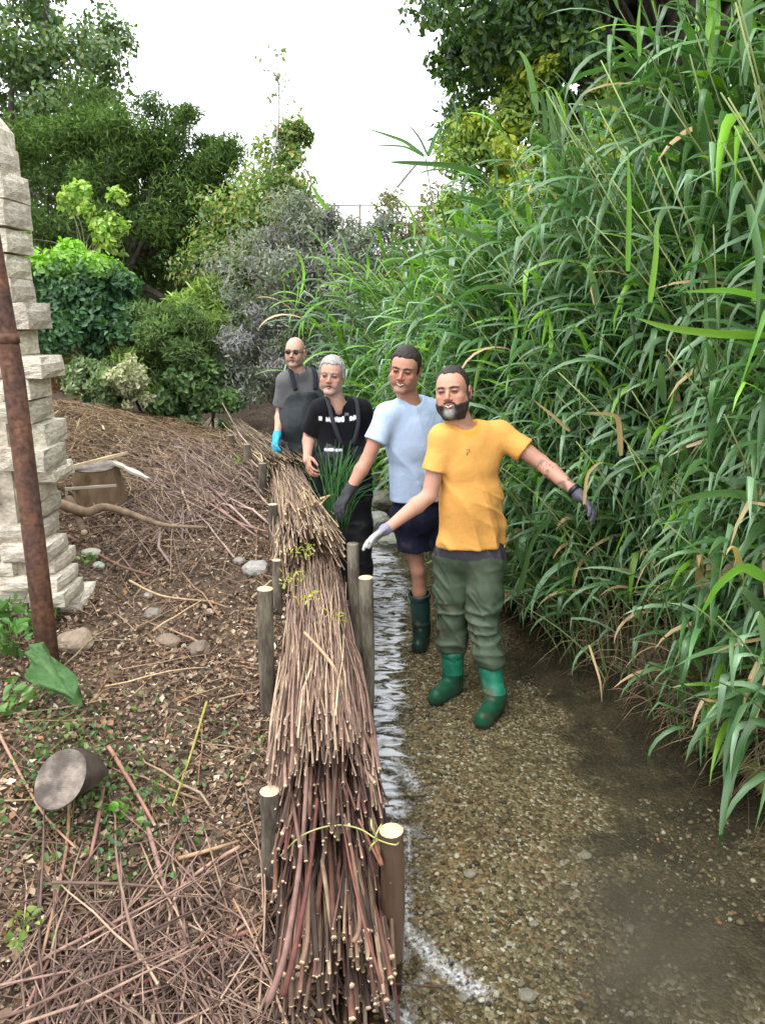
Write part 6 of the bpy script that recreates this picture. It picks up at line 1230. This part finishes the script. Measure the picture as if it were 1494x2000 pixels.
V, F, _ = tube([J['wrL'] - d * .035, J['wrL'] - d * .012], .033, 16); me = mesh_np('wristband', V - np.array(root.location), F, M['rubber'], np.tile((.01, .01, .012), (len(V), 1))); me.validate(); link('wristband', me, root)

# --- man in the light blue shirt
J = dict(neck=A3(800, 782, 4.50), chest=A3(808, 845, 4.53), belly=A3(812, 920, 4.56), pelvis=A3(815, 1000, 4.6), shR=A3(757, 806, 4.42), shL=A3(862, 800, 4.62), elR=A3(716, 900, 4.36), wrR=A3(681, 960, 4.28), elL=A3(885, 890, 4.68), wrL=A3(880, 960, 4.55),
         hipR=A3(797, 1015, 4.62), hipL=A3(850, 1015, 4.66), knR=A3(816, 1115, 4.6), knL=A3(868, 1115, 4.7), anR=A3(824, 1222, 4.66), anL=A3(872, 1230, 4.7), toeR=A3(818, 1250, 4.5), toeL=A3(868, 1250, 4.55))
for s in 'LR': J['an' + s][2] = .085 + float(ground_z(J['an' + s][0], J['an' + s][1]))
root = link('person', None, None, (float(J['pelvis'][0]), 4.62, .02), 'grinning dark haired man in light blue t-shirt and navy shorts, black glove on the brushwood', 'person')
H = Head(A3(791, 721, 4.44), rotm(R(-14), R(8), R(8)), 1.08, 1.0); SK2 = (.43, .215, .148)
body_mesh(root, J, H, SK2, dict(brow=(.04, .025, .02), lid=.5, teeth=1, stubble=.18))
hair_part(root, H, lambda q: HL(q, -.006, .004), (.028, .02, .017), .007, jit=.0018)
fw, Rm = tshirt(root, J, (.42, .53, .72), W(812, 980, 4.5)[2], .012, (.72, .6), .0, .94, 1.0)
P = [(ell(J['pelvis'] - (0, 0, .0), (.175, .135, .15), Rm), .05)]
for s in 'LR':
    h_, k_ = J['hip' + s], J['kn' + s]; P.append((cone(h_, lerp(h_, k_, .8), .105, .092), .03))
zc = W(815, 1084, 4.5)[2]; V, F = grow(P, .0075, 2, clips=[((0, 0, J['pelvis'][2] + .1), (0, 0, 1)), ((0, 0, zc), (0, 0, -1))]); V = wrinkle(V, F, lambda Q: .006 * ridg(Q, (9, 9, 5), 3))
put_part(root, 'shorts', V, F, M['cloth'], np.tile((.012, .014, .035), (len(V), 1)))
boot(root, J, 'R', .62, (.012, .045, .04)); boot(root, J, 'L', .62, (.012, .045, .04))
d = unit(A3(655, 1000, 4.2) - J['wrR']); pr = hand_prims(J['wrR'], d, (-.6, -.35, .6), 1, curl=(.35, .4, .3), glove=.003, scale=1.08)
pr.append((cone(J['wrR'] - d * .04, J['wrR'] + d * .01, .036, .032), .01)); glove(root, pr, (.022, .022, .028), [(J['wrR'] - d * .05, -d)])

# --- grey haired man in the black shirt
J = dict(neck=A3(657, 782, 5.0), chest=A3(666, 838, 5.02), belly=A3(668, 895, 5.04), pelvis=A3(672, 960, 5.06), shR=A3(628, 797, 4.98), shL=A3(704, 797, 5.05), elR=A3(604, 850, 5.04), wrR=A3(600, 893, 4.9), elL=A3(724, 860, 5.08), wrL=A3(700, 930, 4.95),
         hipR=A3(655, 975, 5.08), hipL=A3(690, 975, 5.08), knR=A3(662, 1070, 5.05), knL=A3(700, 1070, 5.05), anR=A3(668, 1165, 5.15), anL=A3(704, 1165, 5.15), toeR=A3(660, 1190, 5.0), toeL=A3(704, 1190, 5.0))
for s in 'LR': J['an' + s][2] = .085
root = link('person', None, None, (float(J['pelvis'][0]), 5.06, .02), 'grey haired man in black t-shirt with white print and black chest waders', 'person')
H = Head(A3(648, 733, 4.97), rotm(R(-6), R(2), R(5)), 1.0, .95); SK3 = (.46, .26, .19)
barehand = hand_prims(J['wrR'], unit(A3(606, 925, 4.82) - J['wrR']), (-1, -.2, .3), -1, curl=(.4, .5, .4), scale=.98)
body_mesh(root, J, H, SK3, dict(brow=(.2, .17, .15), lid=.55, teeth=0, stubble=.3, stubcol=(.42, .36, .33)), bare=(barehand,))
def hg(q, C): m = sst(q[:, 2], .05, .09)[:, None]; return C * (1 - .0 * m)
hair_part(root, H, lambda q: HL(q, -.004, .008), (.36, .34, .33), .010, jit=.0028)
def letters(V, C, fw, Rm):
    q = V - J['chest']; fr = (q @ fw) > .02; c0 = A3(622, 819, 4.9); x = V[:, 0]; z = V[:, 2]; u = (x - c0[0]) / (A3(702, 819, 4.9)[0] - c0[0]); zz = (z - (c0[2] + .006 - .012 * np.sin(u * 3.1))) / .0165
    # runs of blocky white letters: one mark, a long word, a gap, a short word
    on = ((u > 0) & (u < .08) & (np.abs(zz) < .8)) | ((u > .17) & (u < .62) & (np.abs(zz + .1 * np.sin(u * 40)) < .95 - .25 * (np.sin(u * 62) > .8))) | ((u > .75) & (u < 1.0) & (np.abs(zz - .1 + .3 * (u - .87)) < .9 - .35 * (np.sin(u * 70) > .7)))
    C[fr & on] = (.85, .85, .88); tri = (np.abs(u - .68) < .05 - .02 * (zz - 1.6)) & (np.abs(zz - 1.9) < .6); C[fr & tri] = (.2, .2, .22); return C
tshirt(root, J, (.006, .006, .009), J['pelvis'][2] - .02, .016, (.7, .85), .02, .98, 1.0, letters, h=.0058, neckdrop=.025)
P, fw, Rm = torso_prims(J, .027, 1., .022); P = P[2:4]; P.append((ell(J['pelvis'] - (0, 0, .05), (.175, .15, .16), Rm), .05))
for s in 'LR': P += leg_prims(J, s, .03)
zt = A3(668, 866, 4.9)[2]; V, F = grow(P, .0078, 2, clips=[((0, 0, zt), (0, 0, 1)), ((0, 0, .04), (0, 0, -1))]); V = wrinkle(V, F, lambda Q: .009 * ridg(Q, (7, 7, 8), 53) + .006 * ridg(Q, (5, 5, 16), 59))
C = np.tile((.014, .015, .02), (len(V), 1)); bx = A3(632, 878, 4.9)[0], A3(668, 878, 4.9)[0]; k = (V[:, 0] > bx[0]) & (V[:, 0] < bx[1]) & (np.abs(V[:, 2] - A3(650, 879, 4.88)[2]) < .009) & ((V - J['belly']) @ fw > 0); C[k] = (.55, .58, .6); put_part(root, 'waders', V, F, M['wader'], C)
o = np.array(root.location)
for s, nx_ in (('R', -.35), ('L', .35)):
    sh = lerp(J['neck'], J['sh' + s], .72) + (0, 0, .045); pts = [lerp(J['neck'], J['sh' + s], .68) - fw * .02 + (0, 0, .052), sh + fw * .075 - (0, 0, .01), lerp(J['chest'], J['sh' + s], .62) + fw * .145 - (0, 0, .03), lerp(J['belly'], J['sh' + s], .3) + fw * .165 + (0, 0, .02)]
    V, F, _ = path_tube(pts, .014, 16, 8); me = mesh_np('brace', V - o, F, M['cloth'], np.tile((.03, .03, .04), (len(V), 1))); me.validate(); link('brace', me, root)
d = unit(A3(700, 965, 4.88) - J['wrL']); pr = hand_prims(J['wrL'], d, (1, -.4, .2), 1, curl=(.4, .5, .4), glove=.003); glove(root, pr, (.015, .015, .02), [(J['wrL'] - d * .03, -d)])

# --- bald man with sunglasses
J = dict(neck=A3(583, 722, 6.18), chest=A3(588, 772, 6.2), belly=A3(592, 822, 6.22), pelvis=A3(595, 878, 6.25), shR=A3(559, 742, 6.16), shL=A3(622, 740, 6.24), elR=A3(549, 802, 6.2), wrR=A3(542, 848, 6.06), elL=A3(634, 800, 6.3), wrL=A3(630, 850, 6.2),
         hipR=A3(580, 890, 6.25), hipL=A3(610, 890, 6.25), knR=A3(582, 965, 6.22), knL=A3(612, 965, 6.22), anR=A3(584, 1040, 6.3), anL=A3(614, 1040, 6.3), toeR=A3(580, 1055, 6.15), toeL=A3(612, 1055, 6.15))
for s in 'LR': J['an' + s][2] = .085
root = link('person', None, None, (float(J['pelvis'][0]), 6.25, .02), 'bald man in sunglasses, grey t-shirt and dark chest waders, farthest up the stream', 'person')
H = Head(A3(576, 688, 6.14), rotm(R(-8), R(0), R(2)), .97, .95); SK4 = (.5, .31, .24)
body_mesh(root, J, H, SK4, dict(brow=(.12, .08, .06), noeyes=1, teeth=0, stubble=.45, stubcol=(.2, .13, .1)))
A = Acc()
for x in (-1, 1):
    pts = [H.w((x * .034 + .021 * math.cos(a), -.098 + .004 * math.cos(a) ** 2, .003 + .0155 * math.sin(a))) for a in np.linspace(0, 6.28, 15)[:-1]]; c = H.w((x * .034, -.103, .003)); V = np.array(pts + [c]); A.add(V, np.array([(14, k, (k + 1) % 14, (k + 1) % 14) for k in range(14)]))
    A.add(*path_tube([H.w((x * .055, -.096, .008)), H.w((x * .074, -.07, .008)), H.w((x * .078, .01, .006))], .0028, 8, 5)[:2])
A.add(*tube([H.w((-.05, -.099, .014)), H.w((0, -.104, .013)), H.w((.05, -.099, .014))], .003, 6)[:2]); me = A.mesh('sunglasses', M['glass_dark']); link('sunglasses', me, root, -np.array(root.location))
tshirt(root, J, (.12, .12, .125), J['pelvis'][2] - .02, .018, (.85, .85), .0, 1.0, 1.0, h=.0065)
P, fw, Rm = torso_prims(J, .04, 1., .015); P = P[0:4]; P.append((ell(J['pelvis'] - (0, 0, .05), (.175, .15, .16), Rm), .05))
for s in 'LR': P += leg_prims(J, s, .035)
zt = A3(590, 768, 6.1)[2]; V, F = grow(P, .009, 2, clips=[((0, 0, zt), (0, 0, 1)), ((0, 0, .04), (0, 0, -1))]); V = wrinkle(V, F, lambda Q: .008 * ridg(Q, (7, 7, 5), 63)); put_part(root, 'waders', V, F, M['wader'], np.tile((.025, .032, .037), (len(V), 1)))
o = np.array(root.location)
for s in 'RL':
    pts = [lerp(J['neck'], J['sh' + s], .7) - fw * .02 + (0, 0, .055), lerp(J['neck'], J['sh' + s], .72) + fw * .08 + (0, 0, .03), lerp(J['chest'], J['sh' + s], .6) + fw * .14 - (0, 0, .02)]
    V, F, _ = path_tube(pts, .018, 14, 8); me = mesh_np('brace', V - o, F, M['cloth'], np.tile((.02, .022, .03), (len(V), 1))); me.validate(); link('brace', me, root)
d = unit(A3(536, 872, 6.0) - J['wrR']); pr = hand_prims(J['wrR'], d, (-.8, -.3, .5), 1, curl=(.4, .4, .3), glove=.004, scale=1.1); glove(root, pr, (.04, .4, .66), [(J['wrR'] - d * .02, -d)], h=.0045, label='bright blue glove')
